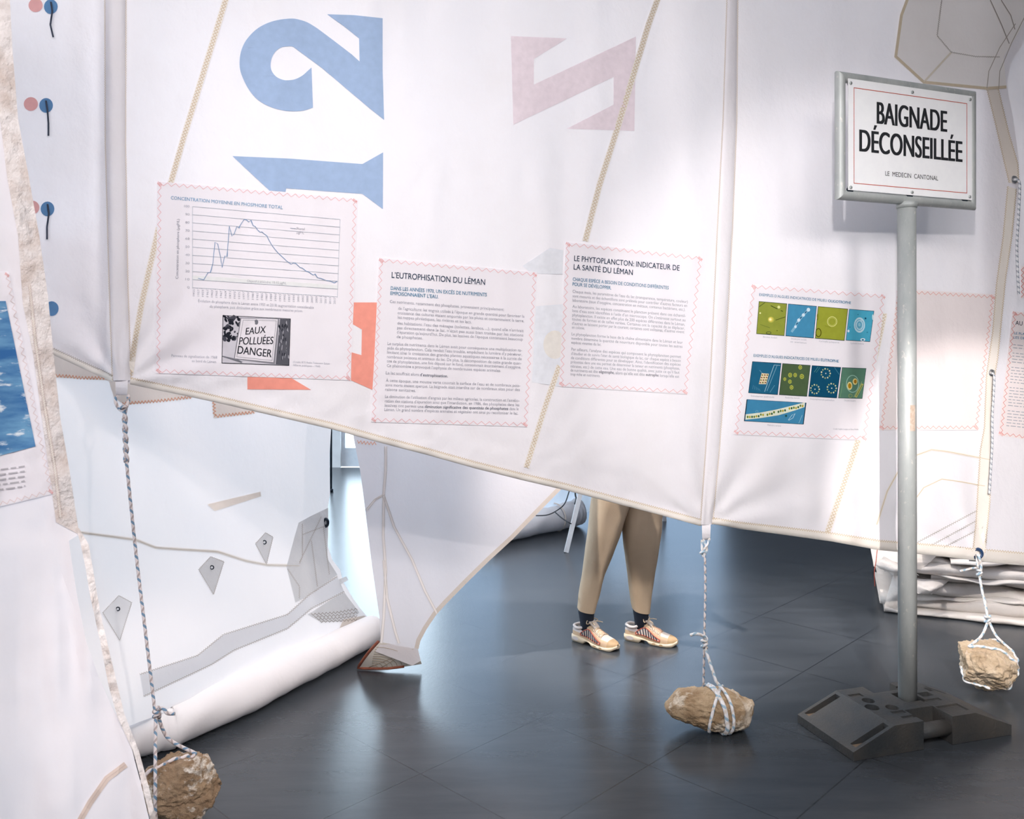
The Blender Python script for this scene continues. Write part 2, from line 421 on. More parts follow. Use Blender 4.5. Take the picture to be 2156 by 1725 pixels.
def glass(name, tint):
    m, nt, out = nodes_of(name); t = nt.nodes.new('ShaderNodeBsdfTransparent'); g = nt.nodes.new('ShaderNodeBsdfGlossy')
    g.inputs['Roughness'].default_value = .02; mx = nt.nodes.new('ShaderNodeMixShader'); fr = nt.nodes.new('ShaderNodeLayerWeight'); fr.inputs[0].default_value = .12
    t.inputs[0].default_value = (*tint, 1)
    nt.links.new(fr.outputs[1], mx.inputs[0]); nt.links.new(t.outputs[0], mx.inputs[1]); nt.links.new(g.outputs[0], mx.inputs[2]); nt.links.new(mx.outputs[0], out.inputs[0]); return m
M_glass = glass('clear_glazing', (.93, .97, 1)); M_tint = glass('dimming_glazing', (.42, .475, .54))
def glazing(name, axis, a, b, fixed, n, z0=.0, z1=ZH, fw=.09, low=.32, gl=None):
    gl = gl or M_glass
    mb = MB()
    def bar(u0, u1, v0, v1):
        c = ((u0+u1)/2, (v0+v1)/2)
        if axis == 'x': mb.box((c[0], fixed, c[1]), (u1-u0, .08, v1-v0), M_frame)
        else: mb.box((fixed, c[0], c[1]), (.08, u1-u0, v1-v0), M_frame)
    bar(a, b, z0, z0+low); bar(a, b, z1-fw, z1)
    for k in range(n+1):
        u = lerp(a, b, k/n); w = fw if k in (0, n) else fw*.7
        bar(max(a, u-w/2), min(b, u+w/2), z0+low, z1-fw)
    fr = mb.build(name); fr['kind'] = 'structure'
    for k in range(n):
        u0, u1 = lerp(a, b, k/n)+fw/2, lerp(a, b, (k+1)/n)-fw/2
        g = MB()
        if axis == 'x': g.box(((u0+u1)/2, fixed, (z0+low+z1-fw)/2), (u1-u0, .012, z1-fw-z0-low), gl)
        else: g.box((fixed, (u0+u1)/2, (z0+low+z1-fw)/2), (.012, u1-u0, z1-fw-z0-low), gl)
        g.build('pane', fr)
    if axis == 'x': P = (((a+b)/2, fixed+.06, (z0+z1)/2), (((a+b)/2, 0, (z0+z1)/2)))
    else: P = ((fixed-.06, (a+b)/2, (z0+z1)/2), (0, (a+b)/2, (z0+z1)/2))
    l = lamp('AREA', name+'_portal', P[0], P[1], 1, shape='RECTANGLE', size=b-a, size_y=z1-z0)
    l.data.cycles.is_portal = True
    return fr
glazing('window_1', 'x', GX[0][0], GX[0][1], YB+.12, 2)
d1 = glazing('door_1', 'x', GX[1][0], GX[1][1], YB+.12, 1, low=.24)
mb = MB(); mb.tube([(-1.05, YB+.04, .9), (-1.05, YB+.04, 1.3)], .014, M_dark); mb.build('handle', d1)
glazing('window_2', 'x', GX[2][0], GX[2][1], YB+.12, 3, gl=M_tint)  # pane tint added to dim this window's reflection in the floor
glazing('window_3', 'y', LY[0], LY[1], XL-.12, 5)
# slim dark pole standing by the door
q = SF(697, 1036)
mb = MB(); mb.tube([(q.x, q.y, .03), (q.x, q.y, 2.3)], .012, M_dark, 10); mb.tube([(q.x, q.y, 0), (q.x, q.y, .035)], .024, M_dark, 12)
tag(mb.build('pole', None, q), 'slim dark pole standing on the bright floor near the glass door', 'pole')
# paving outside
mb = MB(); mb.add([(-40, -20, -.06), (40, -20, -.06), (40, 60, -.06), (-40, 60, -.06)], [(0, 1, 2, 3)], pbr('pale_paving', (205, 208, 212), .8)); struct(mb, 'ground')

# ------------------------------------------------------------------ main hanging sail
def D_main(px, py):
    d = 1/(.339-5.35e-5*(px-250))
    d += .055*sstep(236, 205, px)*(1-.3*sstep(300, 0, px))
    d += .018*nz(px/120, py/900, 1.3)+.010*nz(px/55, py/420, 7.1)+.0028*nz(px/26, py/40, 3.3)
    # cloth drawn towards the corners that carry the stones
    for (cx, cy) in ((255, 805), (1488, 1105), (2060, 1175)):
        dx, dy = px-cx, py-cy; r = math.hypot(dx, dy)
        if r < 420: d += .009*math.sin(math.atan2(dy, dx)*11)*sstep(420, 60, r)*sstep(0, 60, r)
    lo = max(0., 1-abs(py-table(HEM, px))/260.)
    d += .007*lo*nz(px/40+py/60, py/30-px/90, 5.)
    return d
HEM = [(-300, 560), (60, 722), (110, 745), (175, 775), (237, 803), (274, 808), (350, 824), (450, 845), (600, 880), (700, 903), (800, 931), (900, 957), (1000, 985), (1100, 1010), (1190, 1031),
       (1300, 1060), (1400, 1086), (1476, 1107), (1499, 1102), (1560, 1113), (1650, 1125), (1750, 1139), (1850, 1157), (1969, 1169), (2045, 1178), (2075, 1182), (2200, 1190)]
LEECH = [(-340, 2230), (0, 2185), (100, 2150), (130, 2128), (183, 2120), (260, 2135), (341, 2146), (385, 2146), (500, 2132), (588, 2119), (751, 2102), (825, 2090), (946, 2092), (1030, 2086), (1200, 2074)]
TOP = -330
mb = MB(); rows = []
nr, nc = 190, 300
for i in range(nr+1):
    row = []
    for j in range(nc+1):
        u = j/nc; v = i/nr
        px = lerp(-320, 2150, u); py = lerp(TOP, table(HEM, px), v)
        px2 = lerp(-320, table(LEECH, py), u); py = lerp(TOP, table(HEM, px2), v)
        row.append(S(px2, py, D_main(px2, py)))
    rows.append(row)
mb.grid(rows, M_sail)
sail = mb.build('hanging_sail')
tag(sail, 'large white sail hung across the room with blue number 12 and text panels', 'sail')
def part(mb, name, parent=sail, label=None):
    o = mb.build(name, parent)
    if label: o['label'] = label
    return o
# hem, sleeves, seams
def hem_band(parent, pathb, h, D, mat, thread, name='hem', eps=.003):
    mb = MB(); p = resample(pathb, 12); V = []
    for x, y in p:
        hh = h(x) if callable(h) else h
        for k, (f, e) in enumerate(((0, -.002), (.05, eps), (.5, eps+.004), (1, eps))):
            yy = y+1.5-hh*f; V.append(S(x, yy, D(x, yy)-e))
    n = len(p); fs = [(4*i+k, 4*i+k+1, 4*i+4+k+1, 4*i+4+k) for i in range(n-1) for k in range(3)]
    mb.add(V, fs, mat, smooth=True)
    zz = [(x, y-(h(x) if callable(h) else h)+2) for x, y in p]
    ribbon(mb, zigzag(zz, 5, 2), 1.0, D, eps+.002, thread)
    return part(mb, name, parent)
hem_band(sail, [(x, y) for x, y in HEM if -10 < x <= 237], 14, D_main, M_tape, TH_grey)
hem_band(sail, [(x, y) for x, y in HEM if 274 <= x <= 1476], 14, D_main, M_tape, TH_tan)
hem_band(sail, [(x, y) for x, y in HEM if 1499 <= x <= 2075], lambda x: lerp(13, 25, (x-1499)/576), D_main, M_tape, TH_tan)
def sleeve(parent, Lp, Rp, D, bulge, mat, name='sleeve', thread=TH_tan, n=9, eps=.003):
    mb = MB(); y0, y1 = Lp[0][1], Lp[-1][1]; lt = [(y, x) for x, y in Lp]; rt = [(y, x) for x, y in Rp]; rows = []
    for i in range(70):
        y = lerp(y0, y1, i/69); row = []
        for k in range(n):
            t = k/(n-1); x = lerp(table(lt, y), table(rt, y), t)
            row.append(S(x, y, D(x, y)-eps-bulge*math.sqrt(max(0, 1-(2*t-1)**2))))
        rows.append(row)
    mb.grid(rows, mat)
    for tb, off in ((lt, -1.5), (rt, 1.5)):
        ribbon(mb, zigzag([(x+off, y) for y, x in tb], 5, 1.2), .8, D, eps+.002, thread)
    return part(mb, name, parent)
sleeve(sail, [(220, TOP), (222, 0), (223, 300), (231, 600), (238, 801)], [(262, TOP), (264, 0), (263, 300), (268, 600), (275, 801)], D_main, .014, M_sail)
sleeve(sail, [(1541, TOP), (1532, 0), (1524, 250), (1512, 480), (1497, 800), (1487, 950), (1476, 1105)], [(1556, TOP), (1552, 0), (1550, 250), (1541, 480), (1524, 800), (1513, 950), (1499, 1105)], D_main, .010, M_sail)
def seam(parent, path, w, D, diamond=True, tape=M_tape, thread=TH_tan, name='seam_tape', eps=.0025, per=14, step=14):
    mb = MB(); ribbon(mb, path, w, D, eps, tape, step)
    if diamond:
        for ph in (0, 1): ribbon(mb, zigzag(path, per, w*.34, ph), 1.2, D, eps+.001, thread)
    else: ribbon(mb, path, 1.2, D, eps+.001, thread, step)
    return part(mb, name, parent)
seam(sail, [(560, TOP), (475, 0), (420, 180), (388, 285), (358, 390)], 13, D_main)
seam(sail, [(334, 480), (316, 560), (298, 640), (284, 720), (274, 790)], 13, D_main)
seam(sail, [(1480, TOP), (1384, 0), (1366, 50), (1300, 270), (1262, 390), (1232, 508)], 13, D_main)
seam(sail, [(1178, 770), (1150, 850), (1128, 920), (1108, 985)], 12, D_main)
seam(sail, [(1862, 660), (1845, 740), (1822, 830), (1806, 930), (1770, 1040), (1742, 1122)], 13, D_main)
seam(sail, [(1846, 1105), (1868, 1035), (1890, 995), (1921, 962), (1961, 947), (1995, 951), (2089, 969)], 5, D_main, False)
seam(sail, [(1921, 1060), (1945, 1027), (1983, 1009), (2020, 1014), (2075, 1024)], 3, D_main, False)
for a, b in (((1921, 1148), (2075, 1066)), ((1955, 1152), (2072, 1088)), ((1985, 1154), (2070, 1110))):
    mb = MB(); ribbon(mb, zigzag([a, b], 5, 1.5), 1.1, D_main, .003, TH_grey); part(mb, 'stitch_line')
# clew patch, top right, and leech tapes
mb = MB(); sheet(mb, [(1985, TOP), (1930, -90), (1910, 0), (1898, 32), (1886, 119), (1945, 173), (2078, 186), (2119, 183), (2113, 119), (2150, 60), (2180, -30), (2215, TOP)], D_main, .003, M_corner)
ribbon(mb, [(1930, -90), (1910, 0), (1898, 32), (1886, 119), (1945, 173), (2078, 186), (2119, 183)], 6, D_main, .0045, ink((222, 206, 182)), 14)
ribbon(mb, zigzag([(1983, 0), (1973, 75), (2003, 110), (2054, 119), (2105, 120)], 4, 1), 1.2, D_main, .005, TH_grey)
ribbon(mb, [(1945, 173), (2003, 110)], 4, D_main, .0045, ink((230, 220, 206)))
ribbon(mb, [(2085, 0), (2108, 50), (2125, 92)], 2, D_main, .005, ink((176, 166, 160)), 14); ribbon(mb, [(2108, 0), (2128, 32), (2137, 62)], 2, D_main, .005, ink((176, 166, 160)), 14)
ribbon(mb, [(2138, 50), (2105, 100), (2082, 150), (2078, 186)], 1.6, D_main, .005, ink((184, 174, 166)), 14); ribbon(mb, [(2165, 20), (2130, 90), (2105, 150), (2103, 186)], 1.6, D_main, .005, ink((184, 174, 166)), 14)
part(mb, 'corner_patch', label='beige grey reinforcing patch')
def band(parent, Lp, Rp, D, mat, name, eps=.003, threads=TH_tan):
    mb = MB(); sheet(mb, Lp+Rp[::-1], D, eps, mat, 20)
    for p in (Lp, Rp): ribbon(mb, zigzag(p, 5, 1.4), 1.1, D, eps+.001, threads)
    return part(mb, name, parent)
lb = band(sail, [(2078, 187), (2096, 260), (2112, 330), (2125, 385)], [(2102, 187), (2124, 280), (2143, 345), (2145, 385)], D_main, M_tan, 'leech_tape')
band(sail, [(2122, 392), (2112, 500), (2098, 600), (2090, 700), (2077, 790), (2073, 900), (2064, 950), (2061, 1000), (2055, 1100), (2048, 1168)], [(2140, 398), (2130, 500), (2117, 588), (2101, 751), (2089, 825), (2088, 922), (2084, 1058), (2073, 1168)], D_main, M_tape, 'leech_tape')
M_eye, M_navy = pbr('eyelet_metal', (196, 198, 202), .3, .9), pbr('navy_ring', (40, 66, 104), .4)
M_black = pbr('black_hole', (18, 18, 20), .6)
def eyelet(parent, px, py, D, r, ring, thick=.35, tilt=(0, -1, 0)):
    c = S(px, py, D(px, py)-.004); mb = MB(); R = r*D(px, py)/F
    circ = [c+Vector((math.cos(t), 0, math.sin(t)))*R for t in (2*math.pi*k/24 for k in range(25))]
    mb.tube(circ, R*thick, ring, 8, False)
    circ2 = [c+Vector((math.cos(t), -.02*R, math.sin(t)))*R*.62 for t in (2*math.pi*k/24 for k in range(25))]
    mb.tube(circ2, R*.18, M_eye, 6, False)
    mb.disc(c+Vector((0, .002, 0)), (0, -1, 0), R*.6, M_black)
    return part(mb, 'eyelet', parent)
eyelet(sail, 2058, 1166, D_main, 9.5, M_navy)
eyelet(sail, 2135, 378, D_main, 6, M_eye); eyelet(sail, 2087, 785, D_main, 5.5, M_eye)
# webbing loops at the corners
def webbing(parent, px, y0, y1, w, D, mat=M_sail):
    mb = MB(); rows = []
    for i in range(9):
        t = i/8; y = lerp(y0, y1, t); row = []
        for k in range(7):
            s_ = k/6; x = px+(s_-.5)*w*(1-.12*t); row.append(S(x, y, D(px, y0)-.004-.012*math.sin(math.pi*t)))
        rows.append(row)
    for i in range(9):
        t = 1-i/8; y = lerp(y0, y1, t); row = []
        for k in range(7):
            s_ = k/6; x = px+(s_-.5)*w*(1-.12*t); row.append(S(x, y, D(px, y0)-.004+.014*math.sin(math.pi*t)))
        rows.append(row)
    mb.grid(rows, mat); return part(mb, 'webbing_loop', parent)
webbing(sail, 256, 797, 832, 27, D_main); webbing(sail, 1487, 1100, 1137, 19, D_main)
# sail numbers
A = frame_of(480, 0, .2609)
two = A((800, 115), (1020, 122), (1248, 147), (1248, 560), (1260, 968), (1150, 880), (990, 745), (760, 550), (550, 395), (520, 375), (480, 374), (430, 382), (385, 415), (355, 465), (344, 520), (352, 570), (385, 615), (430, 640), (475, 648), (540, 640), (600, 610), (640, 575), (674, 545), (680, 700), (686, 868), (620, 890), (540, 898), (450, 892), (340, 862), (240, 805), (170, 725), (125, 640), (98, 560), (95, 480), (110, 400), (150, 320), (225, 240), (310, 190), (400, 162), (500, 150), (560, 155), (640, 180), (720, 228), (850, 325), (1000, 440), (1062, 496), (1058, 310), (940, 215))
one = A((36, 1260), (500, 1280), (1085, 1324), (1252, 1230), (1250, 1688), (1085, 1565), (470, 1520), (465, 1548), (335, 1538))
def rounded(p): return [(v.x, v.y) for v in smooth_path([Vector((x, y, 0)) for x, y in p], 4)]
two = two[:8]+rounded(two[8:23])+two[23:24]+rounded(two[24:43])+two[43:]
BLUE = ink((164, 186, 219))
for q_ in (two, one):
    mb = MB(); sheet(mb, q_, D_main, .002, BLUE, 20); part(mb, 'sail_number', label='blue sail number')
A = frame_of(1050, 50, .16234)
mb = MB(); sheet(mb, A((158, 160), (480, 172), (885, 190), (455, 458), (455, 790), (1780, 165), (1760, 1390), (880, 1362), (1490, 1050), (1490, 690), (190, 1310)), D_main, .002, ink((240, 226, 234)), 20)
part(mb, 'sail_letter', label='faint pink letter')
CORAL = ink((243, 158, 142))
mb = MB(); sheet(mb, [(745, 637), (796, 637), (790, 730), (784, 821), (739, 801), (740, 742), (761, 748), (762, 694), (743, 683)], D_main, .002, CORAL, 20)
sheet(mb, [(521, 794), (613, 796), (655, 821), (521, 820)], D_main, .002, CORAL, 20); part(mb, 'sail_number', label='coral red number half covered by panels')
GH = ink((234, 235, 242))
mb = MB(); sheet(mb, [(1100, 560), (1158, 522), (1186, 527), (1184, 578), (1120, 576)], D_main, .002, GH, 20); sheet(mb, [(1128, 645), (1190, 640), (1176, 814), (1120, 805)], D_main, .002, GH, 20)
sheet(mb, ell((1168, 726), 24, 30), D_main, .0026, ink((238, 232, 226)), 20); part(mb, 'sail_letter', label='faint grey blue letter between two panels')

# ------------------------------------------------------------------ text panels
G_txt, G_lite = ink((166, 166, 176)), ink((182, 182, 192)); K_txt, B_txt, B_lite = ink((44, 62, 84)), ink((70, 128, 162)), ink((128, 166, 198))
def panel(parent, quad, D, mat=M_panel, thread=TH_pink, per=17, amp=3.6, inset=5, sides='trbl', label=None, eps=.004, name='info_panel'):
    mb = MB(); sheet(mb, quad, D, eps, mat, 9)
    o = part(mb, name, parent, label)
    cx = sum(p[0] for p in quad)/4; cy = sum(p[1] for p in quad)/4
    def ins(p): 
        dx, dy = cx-p[0], cy-p[1]; L = math.hypot(dx, dy); return (p[0]+dx/L*inset*1.4, p[1]+dy/L*inset*1.4)
    q = [ins(p) for p in quad]; mb = MB()
    for k, sname in enumerate('trbl'):
        if sname in sides: ribbon(mb, zigzag([q[k], q[(k+1) % 4]], per, amp), 1.0, D, eps+.0012, thread)
    for p in q:
        if p[0] < 2150 and p[0] > 0: ribbon(mb, zigzag([(p[0]-4, p[1]-3), (p[0]+4, p[1]+4)], 3, 2.5), 1.0, D, eps+.0015, ink((234, 150, 144)))
    part(mb, 'stitching', o, 'pink zigzag thread')
    return o
def lines(o, fr, D, items, eps=.0062, name='lettering'):
    blocks = []
    for it in items:
        if isinstance(it, str): blocks.append((it, [])); continue
        if not blocks: blocks.append((name, []))
        blocks[-1][1].append(it)
    for nm_, its in blocks:
        mb = MB()
        for it in its:
            s, a, b, cap, mat = it[:5]; bold = it[5] if len(it) > 5 else 0.
            p0, p1 = fr(a, b); k = fr((1, 0))[0][0]-fr((0, 0))[0][0]
            write(mb, s, p0, p1, cap*k, D, eps, mat, bold)
        part(mb, nm_, o)
# "L'eutrophisation"
fr = frame_of(780, 480, .334)
P2 = panel(sail, [(798, 543), (1131, 573.5), (1110.7, 899), (781.7, 889)], D_main, label='white panel about eutrophication')
bt = 18
lines(P2, fr, D_main, [
 'heading',
 ("L’EUTROPHISATION DU LÉMAN", (133, 314), (722, 360), 36, K_txt, .006),
 'subheading',
 ("DANS LES ANNÉES 1970, UN EXCÈS DE NUTRIMENTS", (128, 390), (733, 432), 22, B_txt, .008), ("EMPOISONNAIENT L’EAU.", (126, 422), (428, 445), 22, B_txt, .008),
 'paragraph',
 ("Ces nutriments, notamment des phosphates, provenaient principalement:", (122, 472), (842, 523), bt, G_txt),
 'paragraph',
 ("de l’agriculture: les engrais utilisés à l’époque en grande quantité pour favoriser la", (175, 515), (970, 566), bt, G_txt),
 ("croissance des cultures étaient emportés par les pluies et contaminaient la terre,", (172, 543), (968, 595), bt, G_txt),
 ("les nappes phréatiques, les rivières et les lacs.", (172, 571), (637, 602), bt, G_txt),
 'paragraph',
 ("des habitations: l’eau des ménages (toilettes, lavabos, ...), quand elle n’arrivait", (170, 608), (965, 657), bt, G_txt),
 ("pas directement dans le lac, n’était pas aussi bien traitée par les stations", (168, 637), (963, 685), bt, G_txt),
 ("d’épuration qu’aujourd’hui. De plus, les lessives de l’époque contenaient beaucoup", (166, 665), (960, 711), bt, G_txt),
 ("de phosphates.", (165, 694), (328, 703), bt, G_txt),
 'paragraph',
 ("Le surplus de nutriments dans le Léman avait pour conséquence une multiplication ra-", (108, 737), (955, 780), bt, G_txt),
 ("pide du phytoplancton. Cela rendait l’eau trouble, empêchant la lumière d’y pénétrer,", (107, 765), (955, 807), bt, G_txt),
 ("limitant ainsi la croissance des grandes plantes aquatiques nécessaires à la survie de", (105, 792), (953, 834), bt, G_txt),
 ("nombreux poissons et animaux du lac. De plus, la décomposition de cette grande quan-", (104, 820), (951, 862), bt, G_txt),
 ("tité de phytoplancton, une fois déposé sur le fond, consommait énormément d’oxygène.", (103, 848), (949, 887), bt, G_txt),
 ("Ce phénomène a provoqué l’asphyxie de nombreuses espèces animales.", (103, 876), (822, 908), bt, G_txt),
 'paragraph',
 ("Le lac souffrait alors", (97, 922), (304, 933), bt, G_txt), ("d’eutrophisation.", (312, 934), (488, 943), bt, ink((98, 102, 116)), .012),
 'paragraph',
 ("À cette époque, une mousse verte couvrait la surface de l’eau et de nombreux pois-", (97, 969), (943, 1003), bt, G_txt),
 ("sons morts étaient aperçus. La baignade était interdite sur de nombreux sites pour des", (95, 998), (941, 1028), bt, G_txt),
 ("raisons sanitaires.", (93, 1026), (285, 1034), bt, G_txt),
 'paragraph',
 ("La diminution de l’utilisation d’engrais par les milieux agricoles, la construction et l’amélio-", (92, 1071), (940, 1097), bt, G_txt),
 ("ration des stations d’épuration ainsi que l’interdiction, en 1986, des phosphates dans les", (91, 1099), (938, 1124), bt, G_txt),
 ("lessives ont permis une", (90, 1127), (334, 1135), bt, G_txt), ("diminution significative des quantités de phosphates", (342, 1135), (868, 1148), bt, ink((98, 102, 116)), .012), ("dans le", (876, 1148), (933, 1150), bt, G_txt),
 ("Léman. Un grand nombre d’espèces animales et végétales ont ainsi pu recoloniser le lac.", (88, 1153), (931, 1177), bt, G_txt)])
# "Le phytoplancton"
P3 = panel(sail, [(1191.5, 509), (1479.7, 540), (1447, 830.7), (1177, 814)], D_main, label='white panel about phytoplankton')
lines(P3, fr, D_main, [
 'heading',
 ("LE PHYTOPLANCTON: INDICATEUR DE", (1284, 208), (1948, 270), 34, K_txt, .006), ("LA SANTÉ DU LÉMAN", (1281, 262), (1653, 298), 34, K_txt, .006),
 'subheading',
 ("CHAQUE ESPÈCE A BESOIN DE CONDITIONS DIFFÉRENTES", (1275, 333), (1880, 388), 21, B_txt, .006), ("POUR SE DÉVELOPPER.", (1274, 364), (1518, 389), 21, B_txt, .006),
 'paragraph',
 ("Chaque mois, les paramètres de l’eau du lac (transparence, température, couleur)", (1274, 408), (2000, 474), bt, G_txt),
 ("sont mesurés et des échantillons sont prélevés pour contrôler d’autres facteurs en", (1274, 437), (1996, 499), bt, G_txt),
 ("laboratoire (taux d’oxygène, concentration en métaux, contenus bactériens, etc.).", (1274, 464), (1985, 524), bt, G_txt),
 'paragraph',
 ("Au laboratoire, les espèces constituant le plancton présent dans ces échantil-", (1273, 503), (1987, 563), bt, G_txt),
 ("lons d’eau sont identifiées à l’aide d’un microscope. On s’intéresse surtout au", (1273, 530), (1985, 590), bt, G_txt),
 ("phytoplancton. Il existe en effet plus de 200 espèces différentes dans le Léman,", (1272, 557), (1982, 617), bt, G_txt),
 ("toutes de formes et de tailles variées. Certaines ont la capacité de se déplacer,", (1271, 583), (1980, 642), bt, G_txt),
 ("d’autres se laissent porter par le courant; certaines sont solitaires, d’autres vivent", (1270, 610), (1978, 665), bt, G_txt),
 ("en colonie.", (1270, 635), (1350, 641), bt, G_txt),
 'paragraph',
 ("Le phytoplancton forme la base de la chaîne alimentaire dans le Léman et leur", (1268, 677), (1968, 731), bt, G_txt),
 ("nombre détermine la quantité de nourriture disponible pour toutes les autres", (1267, 704), (1966, 757), bt, G_txt),
 ("espèces vivantes du lac.", (1266, 730), (1455, 744), bt, G_txt),
 'paragraph',
 ("Par ailleurs, l’analyse des espèces qui composent le phytoplancton permet", (1266, 773), (1958, 821), bt, G_txt),
 ("d’étudier et de suivre l’état de santé biologique du lac, car chaque espèce a besoin", (1265, 800), (1956, 846), bt, G_txt),
 ("de conditions différentes pour se développer. Ainsi, l’identification des espèces", (1264, 827), (1954, 870), bt, G_txt),
 ("présentes dans une eau permet de déterminer la teneur en nutriments (phosphates,", (1263, 853), (1950, 895), bt, G_txt),
 ("nitrates, etc.) de cette eau. Une eau de bonne qualité, avec juste ce qu’il faut", (1262, 880), (1948, 920), bt, G_txt),
 ("de nutriments est dite", (1261, 905), (1432, 915), bt, G_txt), ("oligotrophe,", (1440, 915), (1537, 921), bt, ink((98, 102, 116)), .012), ("alors qu’elle est dite", (1545, 922), (1728, 933), bt, G_txt), ("eutrophe", (1736, 933), (1816, 938), bt, ink((98, 102, 116)), .012), ("lorsqu’elle est", (1825, 939), (1946, 946), bt, G_txt),
 ("trop riche en nutriments.", (1260, 930), (1448, 941), bt, G_txt)])
# phosphorus chart
fr = frame_of(320, 370, .2725)
P1 = panel(sail, [(331, 382), (753, 418), (738, 801), (328, 786)], D_main, label='white panel with phosphorus line chart')
mb = MB(); GL = ink((190, 196, 206))
for k in range(11):
    ribbon(mb, fr((315, 865-62.7*k), (1433+2*k, 935-59.8*k)), .8, D_main, .0062, GL, 20)
ribbon(mb, fr((313, 238), (313, 868)), .8, D_main, .0062, GL, 20); ribbon(mb, fr((1453, 337), (1433, 935)), .8, D_main, .0062, GL, 20)
sheet(mb, fr((314, 771), (1436, 846), (1434, 876), (313, 802)), D_main, .0056, ink((234, 234, 234)), 9)
for k in range(33):
    t = k/32; ribbon(mb, fr((lerp(315, 1433, t), lerp(865, 935, t)), (lerp(315, 1433, t), lerp(873, 943, t))), .7, D_main, .0062, GL)
ribbon(mb, fr((357, 793), (400, 805), (432, 750), (452, 747), (470, 680), (487, 513), (508, 528), (530, 630), (541, 710), (562, 620), (580, 625), (598, 388), (618, 467), (635, 450), (655, 393), (672, 403), (690, 370), (712, 338), (728, 340), (748, 357), (765, 345), (782, 387), (798, 392), (815, 418), (835, 437), (850, 434), (868, 450), (888, 464), (905, 500), (925, 535), (950, 568), (975, 598), (1000, 620), (1040, 658), (1075, 684), (1090, 675), (1110, 677), (1145, 710), (1160, 713), (1195, 740), (1210, 743), (1245, 768), (1260, 760), (1280, 788), (1310, 795), (1345, 810), (1370, 812), (1395, 822), (1410, 828), (1430, 815)), 1.2, D_main, .0068, ink((122, 150, 186)))
ribbon(mb, fr((1068, 406), (1112, 409)), .9, D_main, .0066, ink((150, 158, 176)))
part(mb, 'line_chart', P1)
it = ['heading', ("CONCENTRATION MOYENNE EN PHOSPHORE TOTAL", (145, 182), (1010, 258), 25, B_lite, .01),
      'legend', ("Ptotal", (1118, 417), (1180, 421), 18, G_txt), ("µgP/L", (1118, 446), (1175, 450), 18, G_txt), 'chart_note', ("Objectif à atteindre: 10-15 µgP/L", (735, 822), (1038, 841), 18, G_txt),
      'caption', ("Évolution du phosphore dans le Léman entre 1955 et 2018: augmentation considérable", (357, 976), (1250, 1028), 20, G_lite), ("du phosphore, puis diminution grâce aux nombreuses mesures prises.", (447, 1018), (1165, 1054), 20, G_lite),
      'caption', ("Panneau de signalisation de 1968", (150, 1400), (503, 1414), 20, G_lite), ("au bord du Léman.", (308, 1440), (500, 1448), 20, G_lite),
      'caption', ("(Crédit: RTS Radio Télévision Suisse -", (1090, 1446), (1385, 1460), 14, G_lite), ("Affaires publiques - 1968)", (1090, 1470), (1300, 1480), 14, G_lite),
      'axis_title', ("Concentration en phosphore (µgP/L)", (202, 797), (212, 335), 20, G_txt)]
for k in range(11):
    it.append('axis_number')
    w = 18 if k == 0 else (32 if k < 10 else 42)
    it.append((str(10*k), (290-w, 870-62.7*k), (290, 872-62.7*k), 17, G_lite))
it.append('axis_years')
for k in range(32):
    t = k/31; x = lerp(330, 1418, t); y = lerp(930, 992, t); it.append((str(1955+2*k), (x, y), (x+1, y-52), 15, G_lite))
lines(P1, fr, D_main, it)
mb = MB(); K = ink((40, 42, 50)); W_ = ink((232, 226, 232)); G1 = ink((118, 118, 126)); 
sheet(mb, fr((546, 1078), (1072, 1105), (1060, 1469), (538, 1450)), D_main, .0056, K, 9)
sheet(mb, fr((551, 1083), (1068, 1110), (1056, 1464), (543, 1445)), D_main, .006, ink((206, 202, 210)), 9)
rnd = random.Random(3)
for k in range(46):
    x, y = 555+rnd.random()*120, 1090+rnd.random()**1.6*190
    if (x-555)/140+(y-1090)/420 > 1.0 and rnd.random() < .6: x -= 40
    sheet(mb, fr(*ell((max(562, x), y), 9+rnd.random()*13, 7+rnd.random()*10, 7, rnd.random()*3)), D_main, .0064+k*1e-6, K if k % 4 else ink((78, 78, 88)), 9)
sheet(mb, fr((545, 1392), (660, 1418), (700, 1440), (690, 1448), (543, 1400)), D_main, .0064, G1, 9)
sheet(mb, fr((683, 1098), (985, 1106), (950, 1458), (632, 1418)), D_main, .0066, ink((140, 138, 146)), 9); sheet(mb, fr((690, 1104), (972, 1110), (938, 1442), (640, 1412)), D_main, .007, W_, 9)
ribbon(mb, fr((705, 1116), (960, 1122), (928, 1428), (655, 1400), (705, 1116)), .7, D_main, .0074, G1)
sheet(mb, fr((990, 1107), (1068, 1110), (1056, 1464), (955, 1458)), D_main, .0066, ink((92, 92, 100)), 9)
for k in range(30):
    x = 975+rnd.random()*80; y = 1120+rnd.random()*310; sheet(mb, fr((x, y), (x+5, y+4), (x+9-rnd.random()*12, y+34), (x-3, y+20)), D_main, .0072, (ink((170, 168, 176)), K)[k % 2], 9)
sheet(mb, fr(*ell((806, 1132), 15, 20)), D_main, .0074, G1, 9)
for s, a, b, c in (("EAUX", (722, 1229), (876, 1214), 52), ("POLLUÉES", (672, 1306), (934, 1301), 56), ("DANGER", (660, 1374), (922, 1404), 58)):
    p0, p1 = fr(a, b); write(mb, s, p0, p1, c*.2725, D_main, .0078, K, .012, (.12, -1))
part(mb, 'picture', P1, 'black and white photograph of a danger board')
